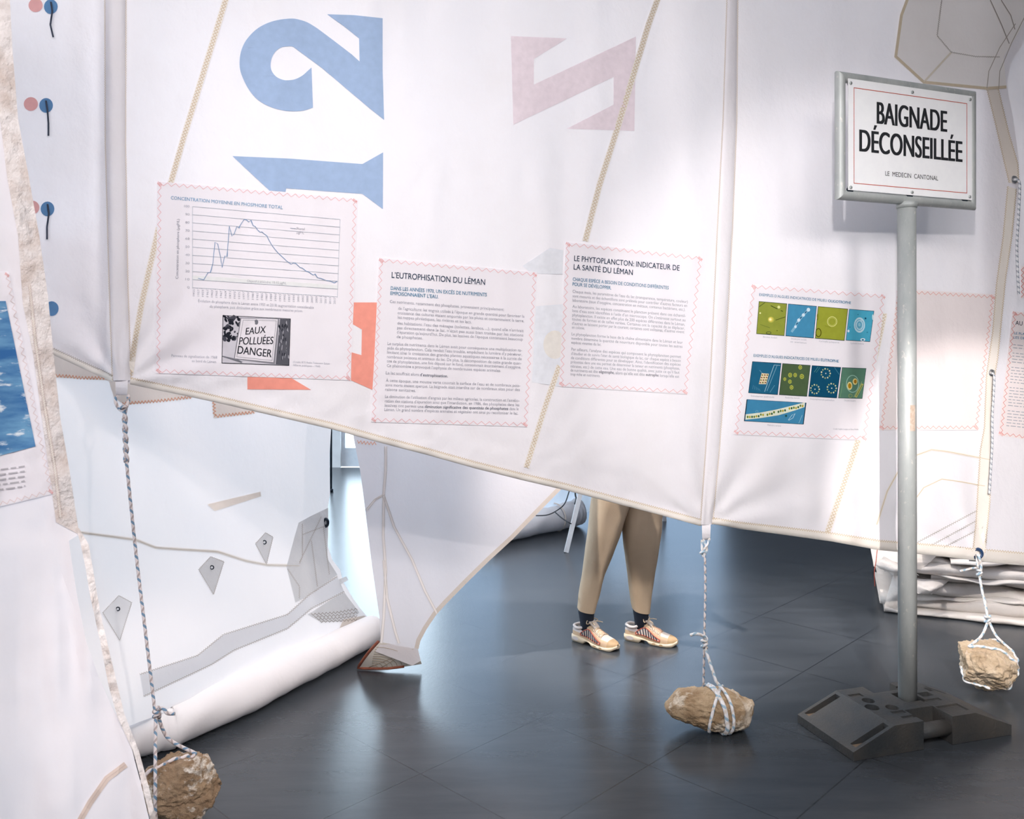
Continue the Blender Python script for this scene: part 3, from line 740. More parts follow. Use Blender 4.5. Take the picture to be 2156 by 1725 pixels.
# algae panel
fr = frame_of(1560, 590, .203)
P4 = panel(sail, [(1583, 598), (1864.5, 619.5), (1824, 928), (1545, 915)], D_main, label='white panel with nine algae photographs')
T1 = ink((50, 122, 158))
lines(P4, fr, D_main, ["heading", ("EXEMPLES D’ALGUES INDICATRICES DE MILIEU", (190, 163), (890, 226), 27, T1, 0.), ("OLIGOTROPHE", (905, 228), (1140, 249), 27, T1, .025),
 "heading", ("EXEMPLES D’ALGUES INDICATRICES DE MILIEU", (131, 795), (817, 839), 28, T1, 0.), ("EUTROPHE", (830, 840), (1015, 856), 28, T1, .025),
 "caption", ("Bitrichia chodatii", (230, 597), (375, 606), 16, G_lite), "caption", ("Dinobryon sociale", (520, 615), (680, 627), 16, G_lite), ("var. americanum", (510, 645), (680, 660), 16, G_lite), "caption", ("Cyclotella cyclopuncta", (810, 640), (1020, 656), 16, G_lite), "caption", ("Cyclotella bodanica", (1135, 662), (1275, 668), 16, G_lite),
 "caption", ("Scenedesmus quadricauda", (103, 1208), (345, 1222), 17, G_lite), "caption", ("Pandorina morum", (460, 1226), (608, 1232), 17, G_lite), "caption", ("Dictyosphaerium pulchellum", (718, 1240), (968, 1256), 17, G_lite), "caption", ("Oocystis lacustris", (1070, 1256), (1190, 1260), 17, G_lite),
 "caption", ("Melosira varians", (275, 1512), (415, 1520), 17, G_lite), "caption", ("Crédit: Sophie Lavigne et Dave Moffat", (957, 1550), (1220, 1556), 14, G_txt)])
def pic(quad, rgb, draw, label, frm=K):
    mb = MB(); q = fr(*quad); c = (sum(p[0] for p in q)/4, sum(p[1] for p in q)/4)
    sheet(mb, [(c[0]+(p[0]-c[0])*1.03, c[1]+(p[1]-c[1])*1.03) for p in q], D_main, .0056, ink((30, 50, 66)), 9); sheet(mb, q, D_main, .0062, ink(rgb), 9)
    if draw: draw(mb)
    return part(mb, 'picture', P4, label)
def dot(mb, c, rx, ry, rgb, e=.0068, rot=0., n=18): sheet(mb, fr(*ell(c, rx, ry, n, rot)), D_main, e, ink(rgb), 9)
def ring(mb, c, rx, ry, w, rgb, e=.0070): 
    p = fr(*ell(c, rx, ry, 26)); ribbon(mb, p+[p[0]], w, D_main, e, ink(rgb))
def stroke(mb, pts, w, rgb, e=.0068): ribbon(mb, fr(*pts), w, D_main, e, ink(rgb))
def d1_(mb):
    dot(mb, (312, 410), 34, 32, (176, 172, 76)); dot(mb, (308, 408), 24, 24, (216, 196, 92), .007); dot(mb, (305, 408), 13, 13, (246, 232, 170), .0072)
    dot(mb, (393, 280), 15, 15, (220, 220, 150)); dot(mb, (200, 342), 9, 9, (220, 220, 160)); stroke(mb, [(310, 265), (360, 290), (435, 325)], 1.5, (60, 70, 30)); stroke(mb, [(360, 415), (460, 382)], 1.2, (70, 80, 36)); stroke(mb, [(190, 275), (250, 232)], 1.2, (66, 80, 40)); stroke(mb, [(200, 460), (300, 495)], .7, (90, 100, 46)); ring(mb, (288, 548), 25, 12, 1.2, (70, 80, 50)); dot(mb, (375, 525), 5, 5, (60, 70, 30))
pic([(190, 224), (474, 248), (447, 574), (164, 553)], (142, 150, 62), d1_, 'green micrograph with a bright spot')
def d2_(mb):
    stroke(mb, [(705, 300), (640, 370), (590, 430), (560, 490), (525, 538)], 5, (130, 180, 206)); 
    for c, r in (((700, 307), 18), ((648, 362), 16), ((600, 415), 16), ((566, 484), 13)): dot(mb, c, r, r*1.1, (214, 232, 242), .0072)
    for c in ((672, 334), (622, 390), (582, 452)): dot(mb, c, 6, 14, (34, 84, 122), .0074, .7)
pic([(495, 250), (782, 274), (750, 598), (467, 576)], (72, 142, 180), d2_, 'blue micrograph of a chain alga')
def d3_(mb): ring(mb, (946, 430), 49, 50, 1.1, (226, 224, 150)); ring(mb, (946, 430), 38, 39, .9, (196, 196, 100)); ring(mb, (804, 545), 27, 42, 1.8, (84, 82, 24)); ring(mb, (796, 380), 6, 30, 1.2, (120, 120, 40)); stroke(mb, [(870, 472), (930, 492)], .7, (120, 124, 40))
pic([(803, 276), (1106, 302), (1070, 624), (774, 600)], (152, 158, 56), d3_, 'olive micrograph with a thin ring')
def d4_(mb):
    dot(mb, (1230, 466), 58, 80, (196, 226, 238)); dot(mb, (1230, 466), 45, 62, (128, 190, 216), .007); ring(mb, (1230, 466), 33, 46, 1.6, (206, 232, 242), .0073); dot(mb, (1229, 464), 22, 32, (96, 172, 204), .0074); dot(mb, (1228, 462), 14, 20, (150, 206, 224), .0076)
    dot(mb, (1292, 397), 9, 10, (30, 80, 110)); dot(mb, (1115, 528), 11, 14, (226, 240, 246)); dot(mb, (1264, 618), 26, 16, (220, 236, 242)); dot(mb, (1264, 620), 12, 9, (50, 120, 150), .007)
    for c in ((1215, 358), (1310, 542), (1130, 488)): dot(mb, c, 6, 7, (52, 130, 160))
    dot(mb, (1368, 385), 8, 30, (216, 236, 242))
pic([(1127, 304), (1378, 324), (1336, 636), (1092, 620)], (78, 170, 200), d4_, 'cyan micrograph of a round cell')
def d5_(mb):
    stroke(mb, [(345, 880), (245, 1158)], 1.2, (150, 186, 200)); stroke(mb, [(375, 886), (270, 1150)], 1, (120, 166, 186)); stroke(mb, [(345, 880), (408, 886)], 1, (150, 186, 200))
    sheet(mb, fr((215, 965), (290, 972), (262, 1080), (185, 1078)), D_main, .0068, ink((222, 206, 170)), 9)
    for k in range(4):
        for j in range(3): dot(mb, (208+k*-7+j*26+14, 985+k*26), 9, 7, ((96, 100, 44), (130, 84, 60))[(k+j) % 2], .0072)
    for k in range(5): stroke(mb, [(130+k*14, 1090+k*9), (120+k*20, 1130+k*5)], .7, (90, 140, 160))
    stroke(mb, [(300, 1165), (350, 1090)], 1, (96, 150, 170)); stroke(mb, [(195, 935), (220, 965)], .7, (120, 170, 186))
pic([(122, 848), (414, 866), (378, 1185), (81, 1166)], (36, 98, 130), d5_, 'teal micrograph with a square colony')
def d6_(mb):
    for c, r in (((615, 905), 19), ((510, 985), 20), ((563, 985), 18), ((632, 1000), 22), ((455, 1027), 15), ((508, 1053), 18), ((525, 1113), 19)):
        dot(mb, c, r, r*1.2, (186, 190, 84)); 
        for k in range(5): t = k*1.256; dot(mb, (c[0]+math.cos(t)*r*.5, c[1]+math.sin(t)*r*.6), r*.24, r*.28, (84, 104, 44), .0072, 0, 8)
pic([(434, 868), (717, 887), (681, 1203), (400, 1186)], (78, 98, 68), d6_, 'green micrograph with seven cell clusters')
def d7_(mb):
    for c, r in (((880, 968), 46), ((768, 1132), 44), ((942, 1122), 46)):
        for k in range(11): t = k*.571; dot(mb, (c[0]+math.cos(t)*r, c[1]+math.sin(t)*r*1.05), 8, 9, ((206, 212, 170), (150, 170, 120))[k % 2], .0072, 0, 8)
        dot(mb, c, 6, 6, (220, 226, 220), .0072)
    stroke(mb, [(760, 955), (800, 900)], 1.4, (70, 130, 130)); stroke(mb, [(780, 960), (820, 905)], 1, (70, 130, 130)); stroke(mb, [(970, 905), (1020, 980)], 1.6, (60, 116, 140))
pic([(740, 889), (1033, 908), (991, 1220), (705, 1202)], (22, 78, 108), d7_, 'dark blue micrograph with three rings')
def d8_(mb):
    ring(mb, (1158, 1076), 64, 88, 1.6, (150, 190, 176)); dot(mb, (1128, 1097), 27, 42, (226, 216, 150)); dot(mb, (1184, 1053), 25, 33, (226, 214, 140)); dot(mb, (1128, 1097), 17, 28, (176, 132, 30), .0072); dot(mb, (1186, 1052), 15, 21, (170, 122, 34), .0072)
    stroke(mb, [(1190, 1215), (1262, 1075)], 5, (176, 176, 104)); stroke(mb, [(1196, 1205), (1258, 1090)], 1.5, (96, 122, 66), .0072); stroke(mb, [(1170, 1215), (1255, 1052)], 1, (150, 176, 130)); stroke(mb, [(1030, 1215), (1056, 1070)], 1, (120, 160, 120)); ring(mb, (1136, 1200), 18, 18, 1, (150, 160, 90))
pic([(1052, 910), (1296, 919), (1256, 1226), (1013, 1220)], (88, 128, 108), d8_, 'grey green micrograph with two golden cells')
def d9_(mb):
    up_, lo_ = [(50, 1392), (200, 1375), (380, 1340), (540, 1300), (664, 1268)], [(46, 1448), (200, 1432), (390, 1402), (550, 1355), (660, 1318)]
    sheet(mb, fr(*(up_+lo_[::-1])), D_main, .0068, ink((222, 226, 206)), 9)
    rr = random.Random(5)
    for k in range(26):
        t = k/25; x = lerp(70, 640, t); y = lerp(1418, 1302, t**1.4); 
        if k in (8, 13, 18): continue
        dot(mb, (x, y+rr.uniform(-7, 7)), 10, 13, ((104, 128, 50), (176, 160, 50), (60, 98, 60))[k % 3], .0072, 0, 8)
    stroke(mb, [(490, 1452), (530, 1400), (560, 1385), (540, 1430), (495, 1455)], 1, (180, 206, 216)); dot(mb, (468, 1408), 12, 12, (36, 84, 86)); ring(mb, (165, 1365), 12, 12, .8, (120, 170, 196)); stroke(mb, [(600, 1485), (636, 1400)], .9, (150, 190, 206))
pic([(68, 1240), (670, 1275), (642, 1493), (41, 1460)], (66, 134, 172), d9_, 'wide blue micrograph of a filament')
# blank rose panel behind the post
panel(sail, [(1890, 608), (2095, 620), (2059, 906), (1852, 906)], D_main, M_panel_rose, ink((234, 172, 164)), 12, 3, label='blank rose coloured panel', name='sewn_patch')
# telltales
for k, (x, y, hid) in enumerate(((92, 12, 0), (82, 220, 0), (85, 438, 0), (94, 648, 1))):
    mb = MB()
    sheet(mb, ell((x-17, y-1), 15, 14.5), D_main, .002, ink((226, 172, 172)), 30); sheet(mb, ell((x+15, y+2), 14.5, 15.5), D_main, .0022, ink((98, 138, 182)), 30)
    if not hid:
        yarn = [(x+15, y-8), (x+18, y+12), (x+14 if k != 1 else x+20, y+40), (x+20 if k < 2 else x+14, y+66)]
        mb.tube([S(a, b, D_main(a, b)-.007) for a, b in resample(yarn, 10)], .0028, ink((70, 76, 92)), 6)
    part(mb, 'telltale')

# ------------------------------------------------------------------ sail on the right, behind the laced edge
def D_right(px, py): return D_main(2060, py)+.09+.0013*(px-2060)+.006*nz(px/60, py/300, 9.)
mb = MB(); sheet(mb, [(2040, TOP), (2450, TOP), (2450, 1212), (2160, 1190), (2040, 1182)], D_right, 0, M_sail, 22)
rs = mb.build('hanging_sail'); tag(rs, 'white sail laced to the right edge of the big sail', 'sail')
hem_band(rs, [(2044, 1180), (2100, 1185), (2156, 1190), (2400, 1208)], 27, D_right, M_tape, TH_tan)
P5 = panel(rs, [(2132, 655), (2420, 690), (2400, 960), (2102, 917)], D_right, M_panel_rose, ink((230, 150, 146)), 13, 3, sides='tlb', label='pale rose text panel cut off by the frame')
fr = frame_of(1500, 0, .5508)
Kd = ink((60, 64, 76))
lines(P5, fr, D_right, ["heading", ("AU CHANGEMENT", (1158, 1242), (1330, 1262), 16, Kd, .006), "subheading", ("LE PLANCTON", (1153, 1278), (1245, 1287), 9, T1, .006), ("LES DERNIERS", (1151, 1294), (1245, 1303), 9, T1, .006)])
mb = MB(); y = 1318; rnd = random.Random(8)
for n_ in (2, 4, 6, 7, 6):
    for _ in range(n_):
        x = 1150-(y-1318)*.085
        while x < 1290: 
            w = rnd.uniform(7, 22); a, b = fr((x, y+(x-1150)*.1), (x+w, y+(x+w-1150)*.1)); ribbon(mb, [a, b], 1.6, D_right, .0062, G_lite); x += w+5
        y += 11.5
    y += 9
part(mb, 'small_print', P5)
mb = MB(); sheet(mb, [(2150, 560), (2300, 570), (2300, 640), (2150, 628)], D_right, .004, M_panel_rose, 20); ribbon(mb, zigzag([(2153, 563), (2153, 626)], 12, 3), 1.2, D_right, .0052, ink((230, 150, 146))); part(mb, 'sewn_patch', rs)

# ------------------------------------------------------------------ near sail at the left edge
EDGE = [(-30, -330), (20, 0), (25, 100), (37, 250), (60, 374), (82, 498), (100, 623), (112, 748), (126, 880), (147, 1000), (166, 1126), (185, 1147), (210, 1294), (235, 1400), (260, 1504), (290, 1580), (311, 1656), (327, 1725), (352, 1850), (365, 1930)]
def D_near(px, py):
    e = table([(y, x) for x, y in EDGE], py)
    d = 2.28-.0006*(e-px)+.02*nz((px-e*.6)/70, py/700, 2.)*sstep(0, 60, e-px)
    d += .012*nz(px/34, py/200, 4.)*sstep(900, 1300, py)+.004*nz(px/20, py/30, 8.)
    return d
SL = [(145, 1139), (153, 1195), (162, 1252), (181, 1349), (206, 1420), (235, 1488), (248, 1513)]
SRt = [(168, 1139), (180, 1195), (189, 1252), (212, 1357), (229, 1446), (248, 1513)]
mb = MB(); body = EDGE[:11]+SL+[(278, 1580), (298, 1656), (314, 1725), (340, 1850), (352, 1935)]
sheet(mb, [(-420, -330)]+body+[(-420, 1935)], D_near, 0, M_sail_near, 16)
ns = mb.build('hanging_sail'); tag(ns, 'nearest white sail at the left with a sea photograph on it', 'sail')
mb = MB()
inner = [(-60, -330), (-12, 0), (0, 250), (15, 374), (38, 498), (48, 640), (70, 748), (88, 880), (104, 1000), (118, 1100)]
up_edge = [(x+1, y) for x, y in EDGE[:11]]
sheet(mb, up_edge+inner[::-1], D_near, .003, M_dirty, 12)
tp = [(160, 1112)]+SRt+[(280, 1580), (300, 1656), (316, 1725), (342, 1850), (355, 1935)]
sheet(mb, [(166, 1112)]+[(x+2, y) for x, y in EDGE[11:]]+tp[::-1], lambda x, y: D_near(x, y)-.002-.006*nz(x/9, y/14, 3.), .003, M_dirty, 7)
part(mb, 'hem_tape', ns, 'stained cream edge tape')
seam(ns, [(265, 1610), (225, 1640), (190, 1690), (170, 1725), (150, 1800)], 13, D_near, False, cloth('dusty_seam', (226, 208, 198), .15), ink((214, 194, 184)))
band(ns, [(60, 600), (72, 720), (92, 860), (112, 980), (125, 1090)], [(64, 600), (77, 720), (97, 860), (117, 980), (130, 1090)], D_near, M_tape, 'seam_tape', .0045, ink((222, 206, 200)))
NP = panel(ns, [(-300, 560), (18, 572), (112, 1040), (-260, 1130)], D_near, M_panel, ink((236, 214, 212)), 16, 4, label='white panel with a sea photograph', sides='rb')
def sea():
    m, nt, out = nodes_of('sea_photo'); d = nt.nodes.new('ShaderNodeBsdfDiffuse')
    a = tex(nt, 26, 6, (.6, .6, 1.7), .6); b = tex(nt, 13, 5, (.5, .5, 1.8), .55)
    c = mixc(nt, ramp(nt, b, .36, .66), lin((60, 108, 164)), lin((122, 170, 206))); c = mixc(nt, ramp(nt, a, .57, .66), c, lin((226, 234, 242)))
    nt.links.new(c, d.inputs[0]); nt.links.new(d.outputs[0], out.inputs[0]); return m
mb = MB(); sheet(mb, [(-260, 634), (12, 634), (75, 940), (-230, 1020)], D_near, .006, sea(), 20); part(mb, 'picture', NP, 'colour photograph of choppy blue water')
mb = MB(); rnd = random.Random(2)
for k in range(5):
    y = 985+k*10.5; x = -120
    while x < 44+k*2: w = rnd.uniform(8, 20); ribbon(mb, [(x, y+8-(x+30)*.13), (min(x+w, 52), y+8-(x+w+30)*.13)], 3.2, D_near, .006, ink((196, 192, 198))); x += w+5
part(mb, 'small_print', NP)

# ------------------------------------------------------------------ thin sail behind, its foot rolled up on the floor
def D_back(px, py):
    d = 1/(.3226-1.879e-4*(px-140))
    d += .04*nz(px/150-py/330, py/900, 11.)+.012*nz(px/60-py/200, py/260, 2.)
    f = table([(250, 1500), (534, 1405), (761, 1310), (800, 1300)], px)
    d -= .20*sstep(f-330, f+10, py)**1.5
    return d
R_EDGE = [(697, 500), (697, 905), (694, 960), (695, 1040), (690, 1070), (692, 1100), (690, 1150), (700, 1180), (716, 1200), (722, 1225), (740, 1255), (757, 1280), (776, 1302), (800, 1318)]
mb = MB(); sheet(mb, [(60, 500)]+R_EDGE+[(800, 1330), (761, 1330), (534, 1430), (400, 1480), (269, 1530), (60, 1610)], D_back, 0, M_sail_back, 16)
bs = mb.build('hanging_sail'); tag(bs, 'thin bluish white sail with kite shaped patches, its foot rolled up on the floor', 'sail')
def roll(parent, Fr, rad, mat, name, s0=.0, flat=.9, amp=.012, back=True, n=60):
    """cloth roll lying on the floor: Fr = front contact points on the floor (world)"""
    mb = MB(); rows = []
    for i in range(n+1):
        t = i/n; k = t*(len(Fr)-1); j = min(int(k), len(Fr)-2); c = Fr[j].lerp(Fr[j+1], k-j)
        e = (Fr[min(j+1, len(Fr)-1)]-Fr[j]).normalized(); nb = Vector((-e.y, e.x, 0)); 
        if nb.y < 0: nb = -nb
        r = rad(t) if callable(rad) else rad; row = []
        for q in range(20):
            a = -math.pi/2-2*math.pi*q/20
            rr = r*(1+.10*nz(t*9, math.cos(a)*1.2, math.sin(a)*1.2+3)+.05*nz(t*30, a, 1.))
            z = max(.004, r*flat+rr*flat*math.sin(a)); row.append(c+nb*(r+rr*math.cos(a))+Vector((0, 0, z)))
        rows.append(row)
    mb.grid(rows, mat, closed=True); mb.add([p for p in rows[0]], [tuple(range(20))], mat); mb.add([p for p in rows[-1]], [tuple(range(20))[::-1]], mat)
    return part(mb, name, parent)
M_roll = cloth('rolled_cloth', (242, 237, 237), .1, (222, 210, 206), .12, .3, 4.0)
fl = [SF(x, y)+Vector((.035, -.035, 0)) for x, y in ((150, 1700), (296, 1604), (370, 1582), (540, 1500), (680, 1424), (800, 1358))]
roll(bs, fl, lambda t: lerp(.112, .085, t), M_roll, 'rolled_foot')
KT = [([(1055, 410), (1122, 435), (1070, 600), (995, 475)], (1062, 464)), ([(1330, 290), (1368, 312), (1335, 448), (1280, 345)], (1325, 338)), ([(595, 605), (660, 640), (600, 830), (515, 690)], (591, 672))]
fr = frame_of(0, 1000, .4203)
for pts, c in KT:
    mb = MB(); sheet(mb, fr(*pts), D_back, .003, M_greyp if c[0] > 700 else cloth('pale_patch', (238, 238, 240), .4), 20); ribbon(mb, zigzag(fr(*pts)+fr(pts[0]), 4, .8), .9, D_back, .004, TH_grey)
    cc = fr(c)[0]; C = S(cc[0], cc[1], D_back(*cc)-.009); R = 4.2*D_back(*cc)/F
    mb.tube([C+Vector((math.cos(t), 0, math.sin(t)))*R*.85 for t in (2*math.pi*k/16 for k in range(17))], R*.3, M_dark, 6, False); mb.disc(C+Vector((0, -.001, 0)), (0, -1, 0), R*.75, M_white)
    part(mb, 'kite_patch', bs)
seam(bs, fr((300, 275), (450, 295), (680, 325), (780, 365), (1090, 385), (1230, 430), (1340, 452), (1500, 456)), 6, D_back, False, cloth('tan_seam', (232, 226, 220), .3), ink((214, 206, 196)))
mb = MB(); sheet(mb, fr((1038, 148), (1305, 84), (1308, 108), (1075, 182)), D_back, .003, M_tan, 20); part(mb, 'seam_tape', bs, 'short tan bar')
band(bs, fr((700, 1000), (990, 905), (1120, 800), (1440, 700), (1550, 600), (1690, 510)), fr((720, 1110), (1060, 950), (1170, 880), (1440, 770), (1560, 670), (1725, 585)), D_back, cloth('grey_band', (230, 230, 233), .35, (214, 212, 214), .15, .3), 'seam_tape', .003, TH_grey)
mb = MB(); sheet(mb, fr((1645, 165), (1640, 420), (1690, 500), (1560, 600), (1480, 640), (1435, 460), (1495, 240), (1560, 205)), D_back, .0028, M_greyp, 14)
for p in (((1515, 245), (1515, 410), (1500, 445)), ((1515, 300), (1645, 250)), ((1610, 210), (1500, 440)), ((1440, 470), (1500, 560), (1500, 620)), ((1560, 330), (1590, 560)), ((1620, 260), (1650, 500))): ribbon(mb, zigzag(fr(*p), 4, 1.2), .8, D_back, .004, ink((184, 176, 170)))
ce = fr((1632, 240))[0]; C = S(ce[0], ce[1], D_back(*ce)-.008); R = .019
mb.tube([C+Vector((math.cos(t)*.6, 0, math.sin(t)))*R for t in (2*math.pi*k/18 for k in range(19))], R*.4, M_dark, 8, False); mb.disc(C, (0, -1, 0), R*.5, M_white)
part(mb, 'corner_patch', bs, 'grey crinkled corner patch with an eyelet')
mb = MB(); sheet(mb, fr((1540, 700), (1700, 600), (1725, 590), (1800, 690), (1740, 735), (1610, 738)), D_back, .0028, M_greyp, 14)
for k in range(4): ribbon(mb, zigzag(fr((1560+k*14, 700+k*12), (1690, 690+k*14), (1790, 672+k*18)), 8, 2.2), .9, D_back, .004, ink((146, 136, 128)))
sheet(mb, fr((1720, 725), (1825, 705), (1860, 745), (1760, 790), (1650, 830), (1700, 770)), D_back, .0032, cloth('stained_patch', (222, 212, 204), .2, (170, 150, 128), .4, .6, 16), 14); part(mb, 'corner_patch', bs, 'stained lower corner patch with wavy stitches')
mb = MB(); sheet(mb, [(709, 1222), (729, 1214), (733, 1222), (714, 1232)], lambda x, y: D_back(716, 1222), .006, M_greyp, 30); part(mb, 'tab', bs)
# beige patches just under the big sail's hem
for pts in ([(100, 720), (240, 790), (236, 802), (118, 795)], [(225, 790), (420, 800), (404, 839), (262, 853), (240, 838)], [(446, 840), (560, 850), (535, 871), (450, 881)], ):
    mb = MB(); sheet(mb, pts, D_back, .003, M_tan, 20)
    part(mb, 'sewn_patch', bs, 'beige patch edged with orange zigzag')
    ed = {100: [(118, 791), (150, 793), (170, 796), (232, 796)], 225: [(258, 850), (330, 845), (404, 836)], 446: [(450, 845), (452, 877), (535, 868)]}[pts[0][0]]
    mb = MB(); ribbon(mb, zigzag(ed, 7, 3), 1.3, D_back, .0045, TH_orange); part(mb, 'stitching', bs)

# ------------------------------------------------------------------ grey triangular sail in the middle, its corner on the floor
def D_mid(px, py):
    d = 4.13+.00045*(1412-py)+.0002*(px-850)
    w = sstep(1380, 1000, py)
    return d+(.05*math.sin((px-780)/110)*w+.015*nz(px/60, py/200, 6.))
ML = [(700, 600), (745, 925), (758, 990), (766, 1050), (772, 1100), (783, 1190), (799, 1300), (802, 1356)]
MR = [(1240, 600), (1240, 965), (1182, 1027), (1130, 1080), (1080, 1132), (1030, 1178), (985, 1222), (940, 1268), (918, 1292), (898, 1322), (884, 1348), (880, 1366), (886, 1392), (868, 1402)]
mb = MB(); sheet(mb, ML+[(790, 1372)]+MR[::-1], D_mid, 0, M_sail_mid, 16)
ms = mb.build('hanging_sail'); tag(ms, 'grey white triangular sail twisting down to one stitched corner on the floor', 'sail')
mb = MB(); ribbon(mb, [(x-3, y) for x, y in MR[1:12]], 9, D_mid, .003, cloth('edge_tape', (208, 196, 186), .15), 12); part(mb, 'hem_tape', ms)
for p in ([(812, 940), (812, 990), (808, 1040), (807, 1130), (812, 1200), (808, 1300), (803, 1355)], [(808, 1045), (830, 1110), (868, 1180), (895, 1245), (920, 1292)], [(772, 1074), (790, 1052), (808, 1042)], [(808, 1180), (815, 1260), (832, 1330), (840, 1355)]):
    mb = MB(); ribbon(mb, p, 5, D_mid, .003, cloth('seam_grey', (238, 230, 226), .15), 12)
    for dx in (-2.5, 2.5): ribbon(mb, [(x+dx, y) for x, y in p], .9, D_mid, .004, ink((206, 198, 190)), 12)
    part(mb, 'seam_tape', ms)
mb = MB(); ribbon(mb, zigzag([(752, 930), (770, 933), (792, 934)], 7, 3), 1.3, D_mid, .0045, TH_orange); part(mb, 'stitching', ms)
# the foot: a stiff corner patch splayed on the floor
def foot_pts(t, s):
    a = S(lerp(800, 878, s), lerp(1352, 1366, s), D_mid(lerp(800, 878, s), 1356)); b = SF(lerp(756, 888, s), 1413-6*abs(s-.45)); b.z = .006+.02*s*s
    p = a.lerp(b, t); p.y -= .03*math.sin(math.pi*t)*(1-s*.4); p.z += .012*math.sin(math.pi*t); return p
mb = MB(); rows = [[foot_pts(i/14, k/18) for k in range(19)] for i in range(15)]; mb.grid(rows, cloth('corner_cream', (214, 204, 192), .1, (196, 184, 170), .2, .3))
for r_ in range(9):
    cpt = (.25, .25); arc = []
    for k in range(15):
        a = -1.2+3.0*k/14; s_, t_ = .2+.09*(r_+1)*math.cos(a)*.9, .95-.1*(r_+1)*math.sin(a)*.85
        if 0 <= s_ <= 1 and 0 <= t_ <= 1: arc.append(foot_pts(t_, s_)+Vector((0, -.004, .002)))
    if len(arc) > 2: mb.tube(arc, .0012, ink((170, 152, 132)), 5)
for l_ in ([(.15, .95), (.9, .1)], [(.35, .95), (.75, .3)]): mb.tube([foot_pts(lerp(l_[0][1], l_[1][1], k/8), lerp(l_[0][0], l_[1][0], k/8))+Vector((0, -.004, .002)) for k in range(9)], .0014, ink((160, 144, 126)), 5)
part(mb, 'corner_patch', ms, 'cream corner patch with curved stitching')
mb = MB(); mb.tube([foot_pts(k/14, 0)+Vector((-.006, 0, .004)) for k in range(15)]+[foot_pts(1, k/18)+Vector((0, -.006, .004)) for k in range(1, 14)], .007, pbr('rust_tape', (150, 84, 58), .7, rgb2=(110, 56, 44)), 8); part(mb, 'edge_binding', ms, 'rust brown edge binding')

# ------------------------------------------------------------------ stones and ropes
def stone(name, c, dims, rot, seed, mat, label, ridge=.12, prof=None):
    bm = bmesh.new(); bmesh.ops.create_icosphere(bm, subdivisions=6, radius=1)
    R = Matrix.Rotation(rot[2], 3, 'Z')@Matrix.Rotation(rot[1], 3, 'Y')@Matrix.Rotation(rot[0], 3, 'X')
    rd = random.Random(seed); planes = [(Vector((rd.gauss(0, 1), rd.gauss(0, 1), rd.gauss(0, 1))).normalized(), rd.uniform(.72, .98)) for _ in range(16)]
    for v in bm.verts:
        p = v.co.normalized(); r = 1.12
        for n_, d_ in planes:
            k = p.dot(n_)
            if k > .15: r = min(r, d_/k)
        q = p*2+Vector((seed*3.1, 0, 0))
        r *= 1+.10*noise.noise(q)+ridge*(.5-abs(noise.noise(q*2.3)))*.8+.05*noise.noise(q*6)+.03*(.4-abs(noise.noise(q*11)))
        if prof:        # long stone: upper and lower outline along its length
            a = math.copysign(abs(p.x)**1.25, p.x); zt_, zb_ = table(prof[0], a), table(prof[1], a); k = math.hypot(p.y, p.z) or 1; e = min(1, k/.12) if abs(p.x) > .9 else 1
            g = 1+(r-1)*.35+.07*(.35-abs(noise.noise(q*1.7)))+.07*noise.noise(q*3.2)+.05*(.3-abs(noise.noise(q*5)))+.03*noise.noise(q*10)+.015*noise.noise(q*21); v.co = Vector((a*dims[0]*(1+.03*noise.noise(q*3)), p.y/k*dims[1]*(1-a*a*a*a*.75)*g*e, (zt_+zb_)/2+(zt_-zb_)/2*math.copysign(abs(p.z/k)**.8, p.z)*g*e)); continue
        v.co = R@Vector((p.x*r*dims[0], p.y*r*dims[1], p.z*r*dims[2]))
    lo = min(v.co.z for v in bm.verts); cz = -lo+.002
    me = bpy.data.meshes.new(name)
    for v in bm.verts: v.co.z += cz
    for f in bm.faces: f.smooth = True
    bm.to_mesh(me); tree = BVHTree.FromBMesh(bm); bm.free(); me.materials.append(mat)
    o = bpy.data.objects.new(name, me); COL.objects.link(o); o.location = (c.x, c.y, 0); tag(o, label, 'stone', 'stones weighing down the sails')
    return o, tree, cz
def wrap(st, mid, a, b, t0, t1, n=40, r=.006):
    """points of a rope lying on the stone: st=(object, tree, z); mid offset, a/b spanning directions"""
    o, tree, cz = st; base = Vector((o.location.x, o.location.y, 0)); c = Vector((0, 0, cz))+Vector(mid); out = []
    for k in range(n+1):
        t = lerp(t0, t1, k/n); d = (Vector(a)*math.cos(t)+Vector(b)*math.sin(t)).normalized()
        h = tree.ray_cast(c+d*1.5, -d)[0]
        p = (h if h is not None else c)+d*(r*.9); out.append(base+Vector((p.x, p.y, max(p.z, r+.001))))
    for _ in range(2): out = [out[0]]+[(out[i-1]+out[i]*2+out[i+1])/4 for i in range(1, len(out)-1)]+[out[-1]]
    return out
def knot(mb, c, r, mat, turns=2.4, h=.035, R=None):
    R = R or r*1.5; n = 40
    mb.tube([c+Vector((math.cos(t)*R, math.sin(t)*R, h*(k/n-.5)+.3*R*math.sin(t*1.5))) for k, t in ((k, 2*math.pi*turns*k/n) for k in range(n+1))], r, mat, 8)
R_ = .0062
